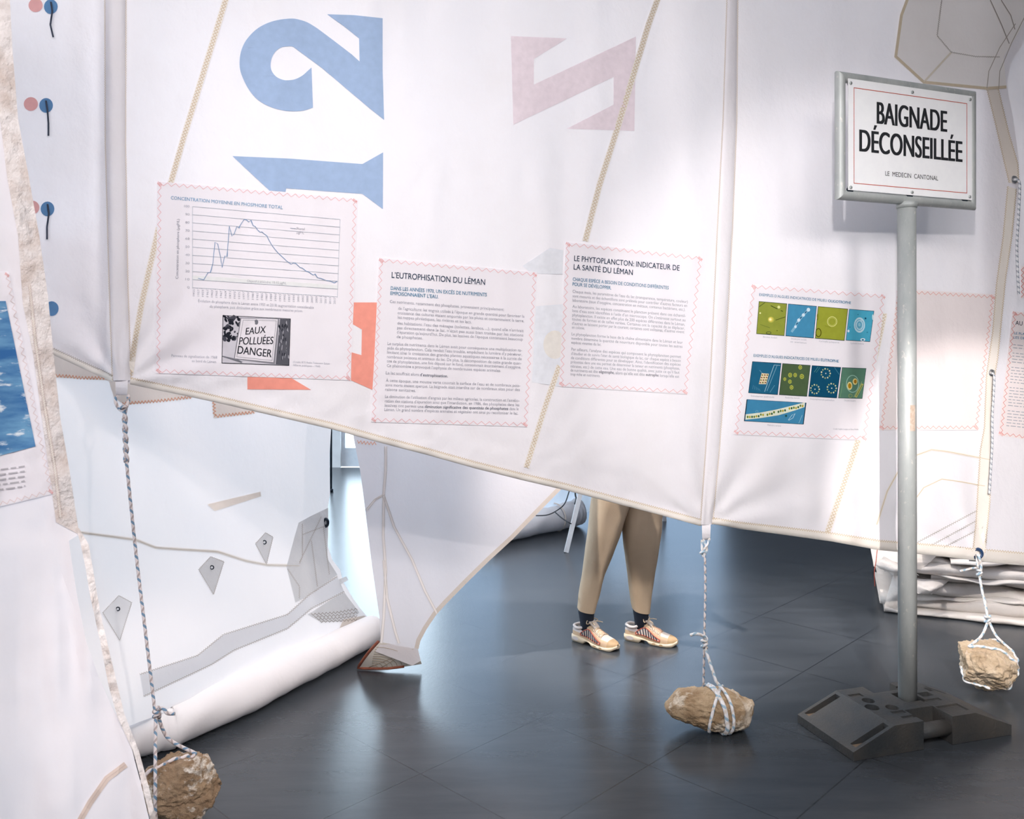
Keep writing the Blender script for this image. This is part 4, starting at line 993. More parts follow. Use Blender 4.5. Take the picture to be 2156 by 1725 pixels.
# stone at the left
c = S(384, 1655, 2.86)
st1 = stone('stone', Vector((c.x, 2.86, 0)), (.118, .10, .104), (.2, .1, .3), 3, rock_mat('limestone_brown', (184, 156, 126), (142, 112, 84), (240, 230, 218), 9), 'brown and white veined stone beside the near left sail', .2)
def Rp(pts): return [S(*p) for p in pts]
mb = MB(); mb.tube(smooth_path(Rp([(246, 833, 2.93), (243, 846, 2.92), (252, 862, 2.92), (262, 864, 2.91), (270, 846, 2.93), (270, 833, 2.95)])), R_*.9, M_rope_dark, 8)
knot(mb, S(260, 858, 2.91), R_*.8, M_rope_dark, 1.4, .012)
for ph in (0, math.pi):
    mb.tube([S(262+(k/30)*4+3.4*math.cos(ph+k*.55), 862+k*3.7, 2.915+.006*math.sin(ph+k*.55)) for k in range(31)], R_*.8, M_rope_dark, 8)
mb.tube(smooth_path(Rp([(266, 972, 2.915), (275, 1060, 2.91), (289, 1190, 2.90), (306, 1330, 2.885), (318, 1430, 2.875), (326, 1496, 2.865)])), R_*.92, M_rope_dark, 8)
knot(mb, S(330, 1502, 2.86), R_*.95, M_rope_dark, 2.4, .03)
mb.tube(smooth_path(Rp([(334, 1494, 2.855), (344, 1492, 2.84), (352, 1502, 2.835), (368, 1503, 2.835)])), R_*.95, M_rope_dark, 8)
b1 = Vector(st1[0].location)
zf = 2.752
mb.tube(smooth_path([S(328, 1510, 2.86), S(327, 1560, 2.82), S(327, 1610, 2.775), S(327, 1660, zf), S(327, 1705, zf), S(331, 1750, 2.77), S(340, 1778, 2.83)]), R_*.95, M_rope_dark, 8)
w2 = wrap(st1, (0, 0, .03), (.35, 0, 1), (-1, -.5, -.3), -.25, 1.6)
mb.tube(smooth_path([S(333, 1510, 2.87), S(355, 1556, 2.9), w2[0]])+w2[1:], R_*.95, M_rope_dark, 8)
w3 = wrap(st1, (-.09, .02, 0), (0, .2, 1), (-.5, -1, 0), -.3, 2.2); mb.tube(w3, R_*.95, M_rope_dark, 8)
tag(mb.build('rope', None, S(328, 1500, 2.86)), 'blue and pink flecked rope from the left sail corner to the veined stone', 'rope', 'ropes holding stones')
# stone in the middle
st2 = stone('stone', Vector((S(1493, 1490, 3.57).x, 3.57, 0)), (.182, .10, .088), (.15, .16, .1), 11, rock_mat('limestone_tan', (198, 172, 140), (150, 120, 88), (222, 206, 186), 6), 'long tan stone lying below the middle sail corner, tied with rope', .12, ([(x, (1225-y)*.000273) for x, y in ((-1, 1190), (-.85, 1080), (-.66, 950), (-.17, 955), (0, 918), (.35, 930), (.6, 990), (.8, 1070), (.93, 1090), (1, 1105))], [(x, (1225-y)*.000273) for x, y in ((-1, 1240), (-.85, 1330), (-.66, 1370), (-.17, 1480), (0, 1490), (.35, 1515), (.6, 1530), (.8, 1515), (.93, 1310), (1, 1150))]))
mb = MB()
mb.tube(smooth_path(Rp([(1478, 1137, 3.645), (1478, 1156, 3.64), (1480, 1170, 3.635), (1484, 1172, 3.63)])), R_*.85, M_rope, 8); mb.tube(smooth_path(Rp([(1494, 1134, 3.645), (1490, 1146, 3.635), (1482, 1158, 3.63), (1484, 1172, 3.63)])), R_*.85, M_rope, 8); mb.tube(smooth_path(Rp([(1480, 1136, 3.65), (1486, 1148, 3.645), (1488, 1158, 3.64), (1484, 1168, 3.63)])), R_*.85, M_rope, 8)
knot(mb, S(1479, 1163, 3.63), R_*.85, M_rope, 1.3, .012)
mb.tube(smooth_path(Rp([(1484, 1165, 3.63), (1485, 1240, 3.625), (1483, 1340, 3.615), (1482, 1400, 3.61), (1481, 1448, 3.61)])), R_*.8, M_rope_dark, 8)
knot(mb, S(1483, 1354, 3.60), R_, M_rope, 2.3, .045, R_*1.6)
mb.tube(smooth_path(Rp([(1486, 1346, 3.595), (1480, 1339, 3.585), (1466, 1335, 3.58), (1453, 1338, 3.58)])), R_, M_rope, 8)
w4 = wrap(st2, (.045, 0, 0), (-.05, .12, 1), (.28, -1, 0), .15, 3.2); mb.tube(smooth_path([S(1485, 1366, 3.6), S(1496, 1400, 3.575), S(1508, 1436, 3.545)])+w4[4:], R_*1.05, M_rope, 8)
for off, k_ in ((.015, .16), (.027, .12)):
    w = wrap(st2, (off, 0, 0), (-.12, 0, 1), (k_*1.8, -1, 0), -.5, 3.3, 48); mb.tube(w, R_*1.05, M_rope, 8)
w = wrap(st2, (.03, 0, 0), (.25, .05, 1), (-.45, -1, 0), -.4, 3.4, 48); mb.tube(w, R_*1.05, M_rope, 8)
tag(mb.build('rope', None, S(1483, 1354, 3.6)), 'white rope hanging from the middle sail corner to the long tan stone', 'rope', 'ropes holding stones')
# stone at the right
st3 = stone('stone', Vector((S(2071, 1412, 3.94).x, 3.94, 0)), (.118, .10, .108), (.3, .4, .2), 21, rock_mat('limestone_pale', (222, 202, 176), (186, 160, 128), (234, 222, 206), 5), 'pale roundish stone in a rope sling behind the sign base', .2)
mb = MB()
mb.tube(smooth_path(Rp([(2058, 1168, 4.10), (2062, 1176, 4.085), (2066, 1192, 4.09), (2064, 1208, 4.09)])), R_*.95, M_rope, 8)
mb.tube(smooth_path(Rp([(2056, 1168, 4.12), (2058, 1188, 4.10), (2062, 1208, 4.09)])), R_*.9, M_rope, 8)
knot(mb, S(2062, 1206, 4.085), R_*.95, M_rope, 1.8, .03); mb.tube(smooth_path(Rp([(2060, 1196, 4.08), (2046, 1197, 4.06), (2022, 1203, 4.05)])), R_*.95, M_rope, 8)
mb.tube(smooth_path(Rp([(2062, 1212, 4.085), (2068, 1245, 4.06), (2074, 1270, 4.04), (2080, 1302, 4.01)])), R_*.95, M_rope, 8)
knot(mb, S(2079, 1304, 4.0), R_, M_rope, 2.0, .035, R_*1.6)
wl = wrap(st3, (0, 0, 0), (-.75, -.1, .8), (.75, -.45, .2), 0, 1.6); mb.tube(smooth_path([S(2079, 1312, 3.99), S(2066, 1340, 3.97), wl[0]])+wl[1:], R_, M_rope, 8)
wr_ = wrap(st3, (.02, 0, 0), (.95, -.1, .55), (.25, -.3, -1), 0, 1.3); mb.tube(smooth_path([S(2083, 1310, 3.99), S(2098, 1340, 3.96), wr_[0]])+wr_[1:], R_, M_rope, 8)
w = wrap(st3, (0, 0, -.03), (-1, 0, -.2), (.1, -.45, -1), -.3, 1.6); mb.tube(w, R_, M_rope, 8)
w = wrap(st3, (.02, .02, .01), (.1, .3, 1), (1, -.25, 0), -.3, 2.0); mb.tube(w, R_, M_rope, 8)
tag(mb.build('rope', None, S(2079, 1304, 4.0)), 'white rope sling from the navy eyelet to the pale stone', 'rope', 'ropes holding stones')
# lacing cords on the right edge of the big sail
mb = MB(); mb.tube(smooth_path([S(x, y, D_main(min(x, 2120), y)-.02) for x, y in ((2134, 378), (2144, 380), (2147, 395), (2144, 460), (2141, 520), (2143, 580), (2145, 620))]), .0058, M_cord, 8)
tag(mb.build('cord', None, S(2134, 378, 4.1)), 'grey cord hanging from the upper eyelet of the right edge', 'cord', 'lacing cords')
mb = MB(); mb.tube(smooth_path([S(x, y, D_main(min(x, 2085), y)-.02) for x, y in ((2087, 786), (2093, 792), (2092, 830), (2089, 880), (2089, 930), (2086, 990), (2083, 1040))]), .0052, M_cord, 8)
tag(mb.build('cord', None, S(2087, 786, 4.1)), 'grey cord hanging from the lower eyelet of the right edge', 'cord', 'lacing cords')

# ------------------------------------------------------------------ sign, post and rubber base
dL, dR = 3.48, 3.765
TLs, TRs, BRs, BLs = S(1760, 153, dL), S(2051, 190, dR), S(2049, 440, dR), S(1760, 424, dL)
ex = Vector((TRs.x-TLs.x, TRs.y-TLs.y, 0)); Wd = ex.length; ex.normalize(); ey = Vector((ex.y, -ex.x, 0)); z1, z0 = (TLs.z+TRs.z)/2, (BLs.z+BRs.z)/2; Hs = z1-z0
org = Vector((TLs.x, TLs.y, z0))
def L(u, v, w=0): return org+ex*u+Vector((0, 0, v))+ey*w      # w towards the viewer
q = S(1899, 1470, 3.62); POST = Vector((q.x, q.y, 0)); up_ = (1909-CX)/F
t_ = (org.x-up_*org.y)/(up_*ex.y-ex.x); pm = org+ex*t_; 
POST = Vector((pm.x+.004, pm.y, 0))
sg = empty('warning_sign', (POST.x, POST.y, .035)); tag(sg, 'galvanised post sign reading BAIGNADE DÉCONSEILLÉE in black on white', 'sign')
fr_ = .021; mb = MB()
cor = [(fr_, fr_, -1, -1), (Wd-fr_, fr_, 1, -1), (Wd-fr_, Hs-fr_, 1, 1), (fr_, Hs-fr_, -1, 1)]
rings = [[L(u+su*math.cos(t)*fr_, v+sv*math.cos(t)*fr_, math.sin(t)*fr_) for t in (2*math.pi*k/20 for k in range(20))] for u, v, su, sv in cor]
for a in range(4): mb.grid([rings[a], rings[(a+1) % 4]], M_galv, closed=True)
part(mb, 'frame', sg)
mb = MB(); mb.tube([Vector((POST.x, POST.y, .035)), Vector((pm.x, pm.y, z0+.004))], .0368, M_galv, 32); mb.tube([Vector((pm.x, pm.y, z0-.012)), Vector((pm.x, pm.y, z0+.012))], .041, M_galv, 32)
part(mb, 'post', sg)
def Bq(x, y):
    """point on the board plane seen at x,y"""
    k = (x-CX)/F; u = (k*org.y-org.x)/(ex.x-k*ex.y); p = org+ex*u; return u, EYE-(y-HZ)/F*p.y-z0
fr = frame_of(1700, 120, 400/1643)
bq = [Bq(*p) for p in fr((322, 205), (1385, 345), (1380, 1242), (318, 1160))]
bu0, bu1 = bq[0][0], bq[1][0]; bv0, bv1 = (bq[2][1]+bq[3][1])/2, (bq[0][1]+bq[1][1])/2
mb = MB(); th = .004; wf = .022
vs = [L(u, v, w) for w in (wf-th, wf) for u, v in ((bu0, bv0), (bu1, bv0), (bu1, bv1), (bu0, bv1))]
mb.add(vs, [(4, 5, 6, 7), (3, 2, 1, 0), (0, 1, 5, 4), (1, 2, 6, 5), (2, 3, 7, 6), (3, 0, 4, 7)], M_sign)
board = part(mb, 'board', sg)
mb = MB(); RED = pbr('red_line', (200, 78, 58), .4)
rq = [Bq(*p) for p in fr((368, 280), (1346, 410), (1338, 1184), (362, 1106))]; ru0, ru1 = (rq[0][0]+rq[3][0])/2, (rq[1][0]+rq[2][0])/2; rv0, rv1 = (rq[2][1]+rq[3][1])/2, (rq[0][1]+rq[1][1])/2; lw = .0028
for a, b, c_, d_ in ((ru0, rv0, ru1, rv0+lw), (ru0, rv1-lw, ru1, rv1), (ru0, rv0, ru0+lw, rv1), (ru1-lw, rv0, ru1, rv1)): mb.add([L(a, b, wf+.0006), L(c_, b, wf+.0006), L(c_, d_, wf+.0006), L(a, d_, wf+.0006)], [(0, 1, 2, 3)], RED)
part(mb, 'border_line', board, 'thin red border line')
mb = MB(); KL = pbr('black_paint', (36, 38, 42), .5)
def swrite(s, a, b, cap, bold):
    p0, p1 = fr(a, b); (ua, va), (ub, vb) = Bq(*p0), Bq(*p1); v_ = (va+vb)/2; mb = MB()
    V, fs, x0, x1 = text_map(s); cp = cap*400/1643*3.62/F
    for n_ in ((-1, 0, 1) if bold else (0,)):
        ds = n_*bold*cp
        mb.add([L(lerp(ua+bold*cp, ub-bold*cp, (x-x0)/(x1-x0))+ds, v_+y/CAP*cp, wf+.001+n_*2e-5) for x, y in V], fs, KL)
    part(mb, 'lettering', board, 'black capitals')
swrite("BAIGNADE", (562, 590), (1170, 656), 182, .035); swrite("DÉCONSEILLÉE", (412, 830), (1302, 914), 182, .035); swrite("LE  MEDECIN  CANTONAL", (637, 1038), (1092, 1074), 38, .0)
for p in ((337, 240), (868, 318), (1366, 380), (337, 1136), (866, 1178), (1362, 1216)):
    u, v = Bq(*fr(p)[0]); mb = MB(); mb.tube([L(u, v, wf-.012), L(u, v, wf+.004)], .0065, M_galv, 12); part(mb, 'screw', sg)
for p in ((345, 1165), (860, 1205), (1335, 1242), (1335, 345)):
    u, v = Bq(*fr(p)[0]); mb = MB(); c0 = L(u, v, wf-.008); mb.box(c0, (.03, .006, .02), M_dark, Matrix((ex, -ey, (0, 0, 1))).transposed()); part(mb, 'clip', sg)
u, v = .0, 0.
mb = MB(); a0 = math.atan2(-1, 0)
zs = [EYE-(y-HZ)/F*POST.y for y in (852, 906)]
rows = [[Vector((POST.x+.0372*math.cos(t), POST.y+.0372*math.sin(t), z)) for t in (-1.75+.62*k/8 for k in range(9))] for z in zs]; mb.grid(rows, pbr('old_sticker', (168, 146, 128), .85, rgb2=(190, 178, 166), scale=60)); part(mb, 'sticker_remains', sg)

b0, b1_, b2 = SF(1666, 1524), SF(1797, 1604), SF(2130, 1548)
bx = (b2-b1_); bx.z = 0; Lb = bx.length; bx.normalize(); by = Vector((-bx.y, bx.x, 0)); Wb = abs((b0-b1_).dot(by))
bc = b1_+bx*Lb/2+by*Wb/2; bc.z = 0
pl = Vector((POST.x, POST.y, 0))-bc; pu, pv = pl.dot(bx), pl.dot(by)
def obj_from(verts, faces, name='tmp'):
    me = bpy.data.meshes.new(name); me.from_pydata(verts, [], faces); me.update(); o = bpy.data.objects.new(name, me); COL.objects.link(o); return o
def cbox(x0, x1, y0, y1, z0, z1):
    v = [(x, y, z) for x in (x0, x1) for y in (y0, y1) for z in (z0, z1)]
    return obj_from(v, [(0, 1, 3, 2), (4, 6, 7, 5), (0, 4, 5, 1), (2, 3, 7, 6), (0, 2, 6, 4), (1, 5, 7, 3)])
def ccyl(x, y, r, z0, z1, n=20):
    v = [(x+r*math.cos(t), y+r*math.sin(t), z) for z in (z0, z1) for t in (2*math.pi*k/n for k in range(n))]
    return obj_from(v, [tuple(range(n))[::-1], tuple(range(n, 2*n))]+[(k, (k+1) % n, n+(k+1) % n, n+k) for k in range(n)])
hx, hy, zt = Lb/2, Wb/2, .112
prof = [(-hx, 0), (-hx, .034), (-hx*.5, zt), (hx*.52, zt), (hx, .040), (hx, 0)]
v = [(x, y, z) for y in (-hy, hy) for x, z in prof]
n_ = len(prof); base = obj_from(v, [tuple(range(n_)), tuple(range(n_, 2*n_))[::-1]]+[(k, k+n_, (k+1) % n_+n_, (k+1) % n_) for k in range(n_)], 'rubber_base')
cut = [cbox(-hx*.94, -hx*.54, sy*hy*.82-.016, sy*hy*.82+.016, .036, .3) for sy in (-1, 1)]
cut += [cbox(hx*.56, hx*.9, hy*.55, hy*.72, .055, .3)]
cut += [cbox(-.055, .085, -hy-.01, -hy+.105, -.01, .3), cbox(-.055, .085, hy-.07, hy+.01, -.01, .3)]
cut += [cbox(pu-.046, pu+.046, pv-.046, pv+.046, .034, .3), cbox(pu+.062, pu+.118, pv-.02, pv+.02, .03, .3), cbox(pu+.13, pu+.165, pv+.02, pv+.055, .03, .3)]
cut += [ccyl(-hx*.34, hy*.28, .026, .03, .3), ccyl(-hx*.42, -hy*.06, .029, .03, .3), ccyl(-hx*.22, -hy*.2, .026, .05, .3)]
cut += [cbox(-hx*.46, -hx*.30, hy*.52, hy*.70, zt-.007, .3), cbox(-hx*.32, -hx*.16, -hy*.52, -hy*.38, zt-.007, .3), cbox(-hx*.30, -hx*.12, -hy*.78, -hy*.66, zt-.007, .3), cbox(.09, .2, -hy*.82, -hy*.45, zt-.008, .3), cbox(.08, .17, -hy*.2, -hy*.06, zt-.007, .3), cbox(.02, .14, hy*.62, hy*.78, zt-.007, .3), cbox(-.02, .06, hy*.82, hy*.95, zt-.02, .3)]
for c_ in cut:
    md = base.modifiers.new('b', 'BOOLEAN'); md.operation = 'DIFFERENCE'; md.object = c_; md.solver = 'EXACT'
bpy.context.view_layer.update()
me = bpy.data.meshes.new_from_object(base.evaluated_get(bpy.context.evaluated_depsgraph_get()))
base.modifiers.clear(); base.data = me
for c_ in cut: bpy.data.objects.remove(c_)
me.materials.clear(); me.materials.append(M_rubber)
base.location = bc+Vector((0, 0, .001)); base.rotation_euler = (0, 0, math.atan2(bx.y, bx.x))
md = base.modifiers.new('edge', 'BEVEL'); md.width = .006; md.segments = 2; md.limit_method = 'ANGLE'; md.angle_limit = math.radians(40)
tag(base, 'black rubber foot block under the warning sign post', 'sign base')
def basepart(mb, name, label=None):
    o = mb.build(name); o.parent = base
    if label: o['label'] = label
mb = MB(); mb.tube([(-.07, -hy+.034, .055), (.10, -hy+.034, .055)], .03, M_rubber, 20); basepart(mb, 'grip_bar')
mb = MB(); mb.tube([(-.07, hy-.03, .055), (.10, hy-.03, .055)], .026, M_rubber, 20); basepart(mb, 'grip_bar')
for sy in (-1, 1): mb = MB(); mb.box((-hx*.85, sy*hy*.82, .0375), (hx*.17, .029, .002), M_dust); basepart(mb, 'dust', 'brown dust in the slot')

# ------------------------------------------------------------------ folded sails stacked on the floor at the right
pa, pb = SF(1862, 1292), SF(2200, 1326)
pe = (pb-pa); pe.z = 0; PL = pe.length; pe.normalize(); pn = Vector((-pe.y, pe.x, 0))
def fold_layer(z, h, x0, x1, fo, seed, depth=.75, tilt=0.):
    rows = []; n = 70
    for i in range(n+1):
        t = i/n; x = lerp(x0, x1, t); row = []
        hh = h*max(.25, 1+.8*nz(x*2.6, seed, 1.)); zz = max(0, z+tilt*(t-.5)*min(1, z/.1)+min(1, z/.1)*(.03*nz(x*2.1, seed*1.7, 4.)+.012*nz(x*7, seed, 9.))); f0 = fo+.09*nz(x*2.6, seed, 6.)+.04*nz(x*7, seed*2, 2.)
        for k in range(15):
            a = k/14
            if a < .3: yy = lerp(depth, .05, a/.3); q = hh/2*(1+.3*nz(x*4, yy*5, seed))
            elif a <= .7:
                th_ = math.pi/2-math.pi*(a-.3)/.4; yy = .05-.05*math.cos(th_)*(1+.35*nz(x*6, th_, seed)); q = hh/2*math.sin(th_)
            else: yy = lerp(.05, depth, (a-.7)/.3); q = -hh/2
            row.append(pa+pe*x+pn*(f0+yy)+Vector((0, 0, max(.003, zz+hh/2+q))))
        rows.append(row)
    return rows
st = empty('folded_sail', pa+pe*.5+pn*.4); tag(st, 'crumpled folded white sails stacked on the floor at the right', 'folded sail')
rl = random.Random(12); z = 0.; k = 0
while z < .40:
    h = (.04, .085, .03, .07, .05, .028, .06, .04, .03, .05, .035, .04)[k % 12]; a0 = (.0, -.02, .12, .05, .25, .0, .1, .02, .35, -.02, .2, .0)[k % 12]
    mb = MB(); mb.grid(fold_layer(z, h, a0, 1.3, (.0, .03, -.02, .0, .05, .02, -.01, .05, .0, .04, .02, .05)[k % 12], 3.7*k+1, .8, rl.uniform(-.05, .05)), M_fold); part(mb, 'folded_layer', st)
    z += h*.82; k += 1
# loose turned-over flap at the left end
def flap(pts, mat, name, bulge=.03):
    mb = MB(); rows = []
    n = 14
    for i in range(n+1):
        row = []
        for k in range(n+1):
            u, v_ = i/n, k/n; p = pts[0].lerp(pts[1], u).lerp(pts[3].lerp(pts[2], u), v_)
            p = p+Vector((0, -bulge*math.sin(math.pi*u)*math.sin(math.pi*v_), .012*nz(u*4, v_*4, 3.))); row.append(p)
        rows.append(row)
    mb.grid(rows, mat); part(mb, name, st)
dd = 5.02
flap([S(1832, 1152, dd+.1), S(1975, 1168, dd), S(1940, 1200, dd-.03), S(1840, 1193, dd)], M_tan, 'loose_flap')
flap([S(1840, 1192, dd-.02), S(1862, 1172, dd-.03), S(1935, 1212, dd-.1), S(1885, 1212, dd-.06)], M_fold, 'loose_flap', .05)
flap([S(1880, 1212, dd-.05), S(1905, 1205, dd-.05), S(1892, 1288, dd-.04), S(1862, 1274, dd-.05)], M_fold, 'loose_flap', .04)
flap([S(1915, 1218, dd-.0), S(2000, 1222, dd-.02), S(1962, 1252, dd-.08), S(1932, 1250, dd-.06)], M_fold, 'loose_flap', .05)
mb = MB(); mb.tube(smooth_path(Rp([(1847, 1158, dd-.02), (1844, 1185, dd-.05), (1841, 1205, dd-.06), (1842, 1235, dd-.05)])), .0022, pbr('red_thread', (206, 96, 74), .7), 6); part(mb, 'loose_thread', st, 'orange red thread')

# ------------------------------------------------------------------ far rolled sail, table, cable
rf = [SF(1040, 1156), SF(1066, 1149), SF(1130, 1134), SF(1190, 1122), SF(1222, 1115), SF(1236, 1112)]
fs_ = empty('rolled_sail', rf[2]); tag(fs_, 'white sail rolled up on the floor beside the table leg', 'rolled sail')
roll(fs_, rf, lambda t: lerp(.09, .135, t), cloth('roll_white', (232, 232, 236), .12, (216, 216, 222), .1, .5, 5.0), 'cloth_roll')
mb = MB(); rows = []
for i in range(13):
    row = []
    for k in range(41):
        p = rf[0].lerp(rf[-1], k/40); h = .1+1.6*i/12; row.append(Vector((p.x+.06, p.y+.24+.02*nz(k*.35, i*.2, 1.), h)))
    rows.append(row)
mb.grid(rows, cloth('far_cloth', (228, 232, 240), .45)); part(mb, 'hanging_cloth', fs_)
i_ = 4; p0 = rf[3]
mb = MB(); e = (rf[4]-rf[3]).normalized(); nb = Vector((-e.y, e.x, 0)); mb.tube([rf[3]+nb*(.118+.125*math.cos(t))+Vector((0, 0, .113+.118*math.sin(t))) for t in (2*math.pi*k/20 for k in range(21))], .006, M_tan, 6, False); part(mb, 'tie', fs_)
tb = empty('table', (.95, 7.15, 0)); tag(tb, 'white table on thin slanted legs behind the standing person', 'table')
feet = [(Vector((.41, 6.57, 0)), Vector((.60, 6.75, .72))), (Vector((1.0, 6.5, 0)), Vector((.90, 6.7, .72))), (SF(1399, 1097), Vector((1.25, 7.5, .72))), (Vector((.77, 7.8, 0)), Vector((.86, 7.55, .72)))]
f0 = SF(1192, 1163); feet[0] = (f0, f0+Vector((.185, .1, .72)))
for a, b in feet:
    mb = MB(); e = (b-a).normalized(); mb.tube([a, b], .024, M_white, 4, True, smooth=False); part(mb, 'leg', tb)
mb = MB(); mb.box((.93, 7.15, .735), (.85, 1.25, .03), M_white, Matrix.Rotation(-.3, 3, 'Z')); part(mb, 'tabletop', tb)
mb = MB(); KC = pbr('black_cable', (28, 34, 44), .5)
mb.tube(smooth_path(Rp([(1212, 960, 6.75), (1206, 1010, 6.75), (1198, 1036, 6.72), (1188, 1062, 6.7), (1168, 1078, 6.68), (1150, 1085, 6.66), (1128, 1086, 6.66)])), .0045, KC, 6)
mb.tube(smooth_path(Rp([(1168, 1078, 6.68), (1184, 1092, 6.62), (1202, 1103, 6.58), (1208, 1103, 6.75)])), .0045, KC, 6); mb.tube(smooth_path(Rp([(1214, 960, 6.75), (1211, 1034, 6.72), (1213, 1050, 6.7), (1210, 1062, 6.72)])), .006, KC, 6)
tag(mb.build('cable', None, S(1190, 1060, 6.7)), 'thin black cable hanging from the table over the rolled sail', 'cable')

# ------------------------------------------------------------------ the person standing behind the sail
PD = 4.62
SK = pbr('skin', (206, 164, 138), .6); TR = pbr('beige_trousers', (186, 164, 138), .85, rgb2=(176, 154, 128), scale=4, bmp=.15, bscale=300); SO = pbr('navy_socks', (20, 30, 46), .9, bmp=.2, bscale=400)
pc = S(1312, 1345, PD)
pr = empty('person', (pc.x, PD, 0)); tag(pr, 'person in beige trousers, dark socks and tan sneakers, upper body hidden by the sail', 'person')
HL, HR = SF(1214, 1346), SF(1322, 1345); ToL, ToR = SF(1291, 1369), SF(1428, 1362)
tl, tr_ = (ToL-HL).normalized(), (ToR-HR).normalized()
def zrow(y, d): return EYE-(y-HZ)/F*d
anL, anR = HL+tl*.07, HR+tr_*.075
def leg_rings(edges, dtop, dbot, depth_k, zlow):
    out = []
    ys = [e[0] for e in edges]; lx = [(e[0], e[1]) for e in edges]; rx = [(e[0], e[2]) for e in edges]
    for i in range(22):
        y = lerp(ys[0], ys[-1], i/21); d = lerp(dtop, dbot, i/21); a, b = S(table(lx, y), y, d), S(table(rx, y), y, d)
        out.append(((a+b)/2, (b-a).length/2, depth_k))
    return out
Led = [(985, 1258, 1352), (1043, 1247, 1333), (1063, 1244, 1327), (1099, 1240, 1314), (1119, 1238, 1307), (1155, 1233, 1294), (1207, 1225, 1275), (1251, 1218, 1263), (1282, 1215, 1253)]
Red = [(985, 1322, 1404), (1043, 1312, 1397), (1079, 1310, 1393), (1107, 1310, 1391), (1155, 1314, 1385), (1219, 1322, 1376), (1260, 1328, 1370), (1283, 1331, 1367)]
mb = MB()
def leg(ed, dt, db, yaw):
    R = leg_rings(ed, dt, db, 1.0, 0); rows = []
    for i, (c_, w, k) in enumerate(R):
        row = []
        for j in range(40):
            t = 2*math.pi*j/40; cr = .20*max(0, math.cos(t-(-math.pi/2+yaw)))**16+.10*max(0, math.cos(t-(math.pi/2+yaw)))**10
            rr = 1+.07*nz(math.cos(t)*1.5+c_.x*9, math.sin(t)*1.5, i*.22)+.03*nz(math.cos(t)*3, math.sin(t)*3+c_.x*5, i*.6)+cr
            p = c_+Vector((math.cos(t)*w*rr/(1+.0), math.sin(t)*w*1.12*rr, 0))
            if i == len(R)-1: p.z -= .012*math.cos(t-(-math.pi/2+yaw))
            row.append(p)
        rows.append(row)
    inner = [[c_+(p-c_)*.93+Vector((0, 0, .004)) for p in rows[-1]] for c_ in (R[-1][0],)]
    inner2 = [c_+(p-c_)*.93 for p in rows[-3]] if False else [R[-1][0]+(p-R[-1][0])*.92+Vector((0, 0, .05)) for p in rows[-1]]
    mb.grid(rows, TR, closed=True); mb.grid(inner+[inner2], TR, closed=True); mb.grid([rows[-1]]+inner, TR, closed=True, smooth=False); return R
RL = leg(Led, PD+.02, (HL+tl*.08).y, .62); RR = leg(Red, PD+.02, (HR+tr_*.085).y, .75)
# seat of the trousers joining both legs
rows = []; c_ = (RL[0][0]+RR[0][0])/2
for i in range(10):
    t = i/9; z = lerp(c_.z-.02, 1.02, t); hw = lerp((RR[0][0]-RL[0][0]).length/2+RL[0][1], .155, t); hd = lerp(.115, .11, t)
    rows.append([Vector((c_.x+math.cos(a)*hw, PD+.02+math.sin(a)*hd, z)) for a in (2*math.pi*j/28 for j in range(28))])
mb.grid(rows, TR, closed=True); part(mb, 'trousers', pr, 'cropped beige trousers')
# one continuous body grown on a skeleton
J = {}; E = []; bmv = []
def jn(name, p, r, par=None):
    J[name] = len(bmv); bmv.append((Vector(p), r)); 
    if par: E.append((J[par], J[name]))
fx = Vector((.75, -.66, 0)).normalized(); sx = Vector((-fx.y, fx.x, 0)).normalized()    # facing, and the person's left
bcx = Vector((c_.x, PD+.02, 0))
jn('pelvis', bcx+Vector((0, 0, .97)), .12); jn('waist', bcx+Vector((0, 0, 1.12)), .11, 'pelvis'); jn('chest', bcx+Vector((0, 0, 1.32)), .13, 'waist'); jn('neckb', bcx+Vector((0, 0, 1.47)), .07, 'chest'); jn('neck', bcx+fx*.01+Vector((0, 0, 1.54)), .05, 'neckb'); jn('head', bcx+fx*.03+Vector((0, 0, 1.63)), .085, 'neck'); jn('crown', bcx+fx*.02+Vector((0, 0, 1.70)), .075, 'head')
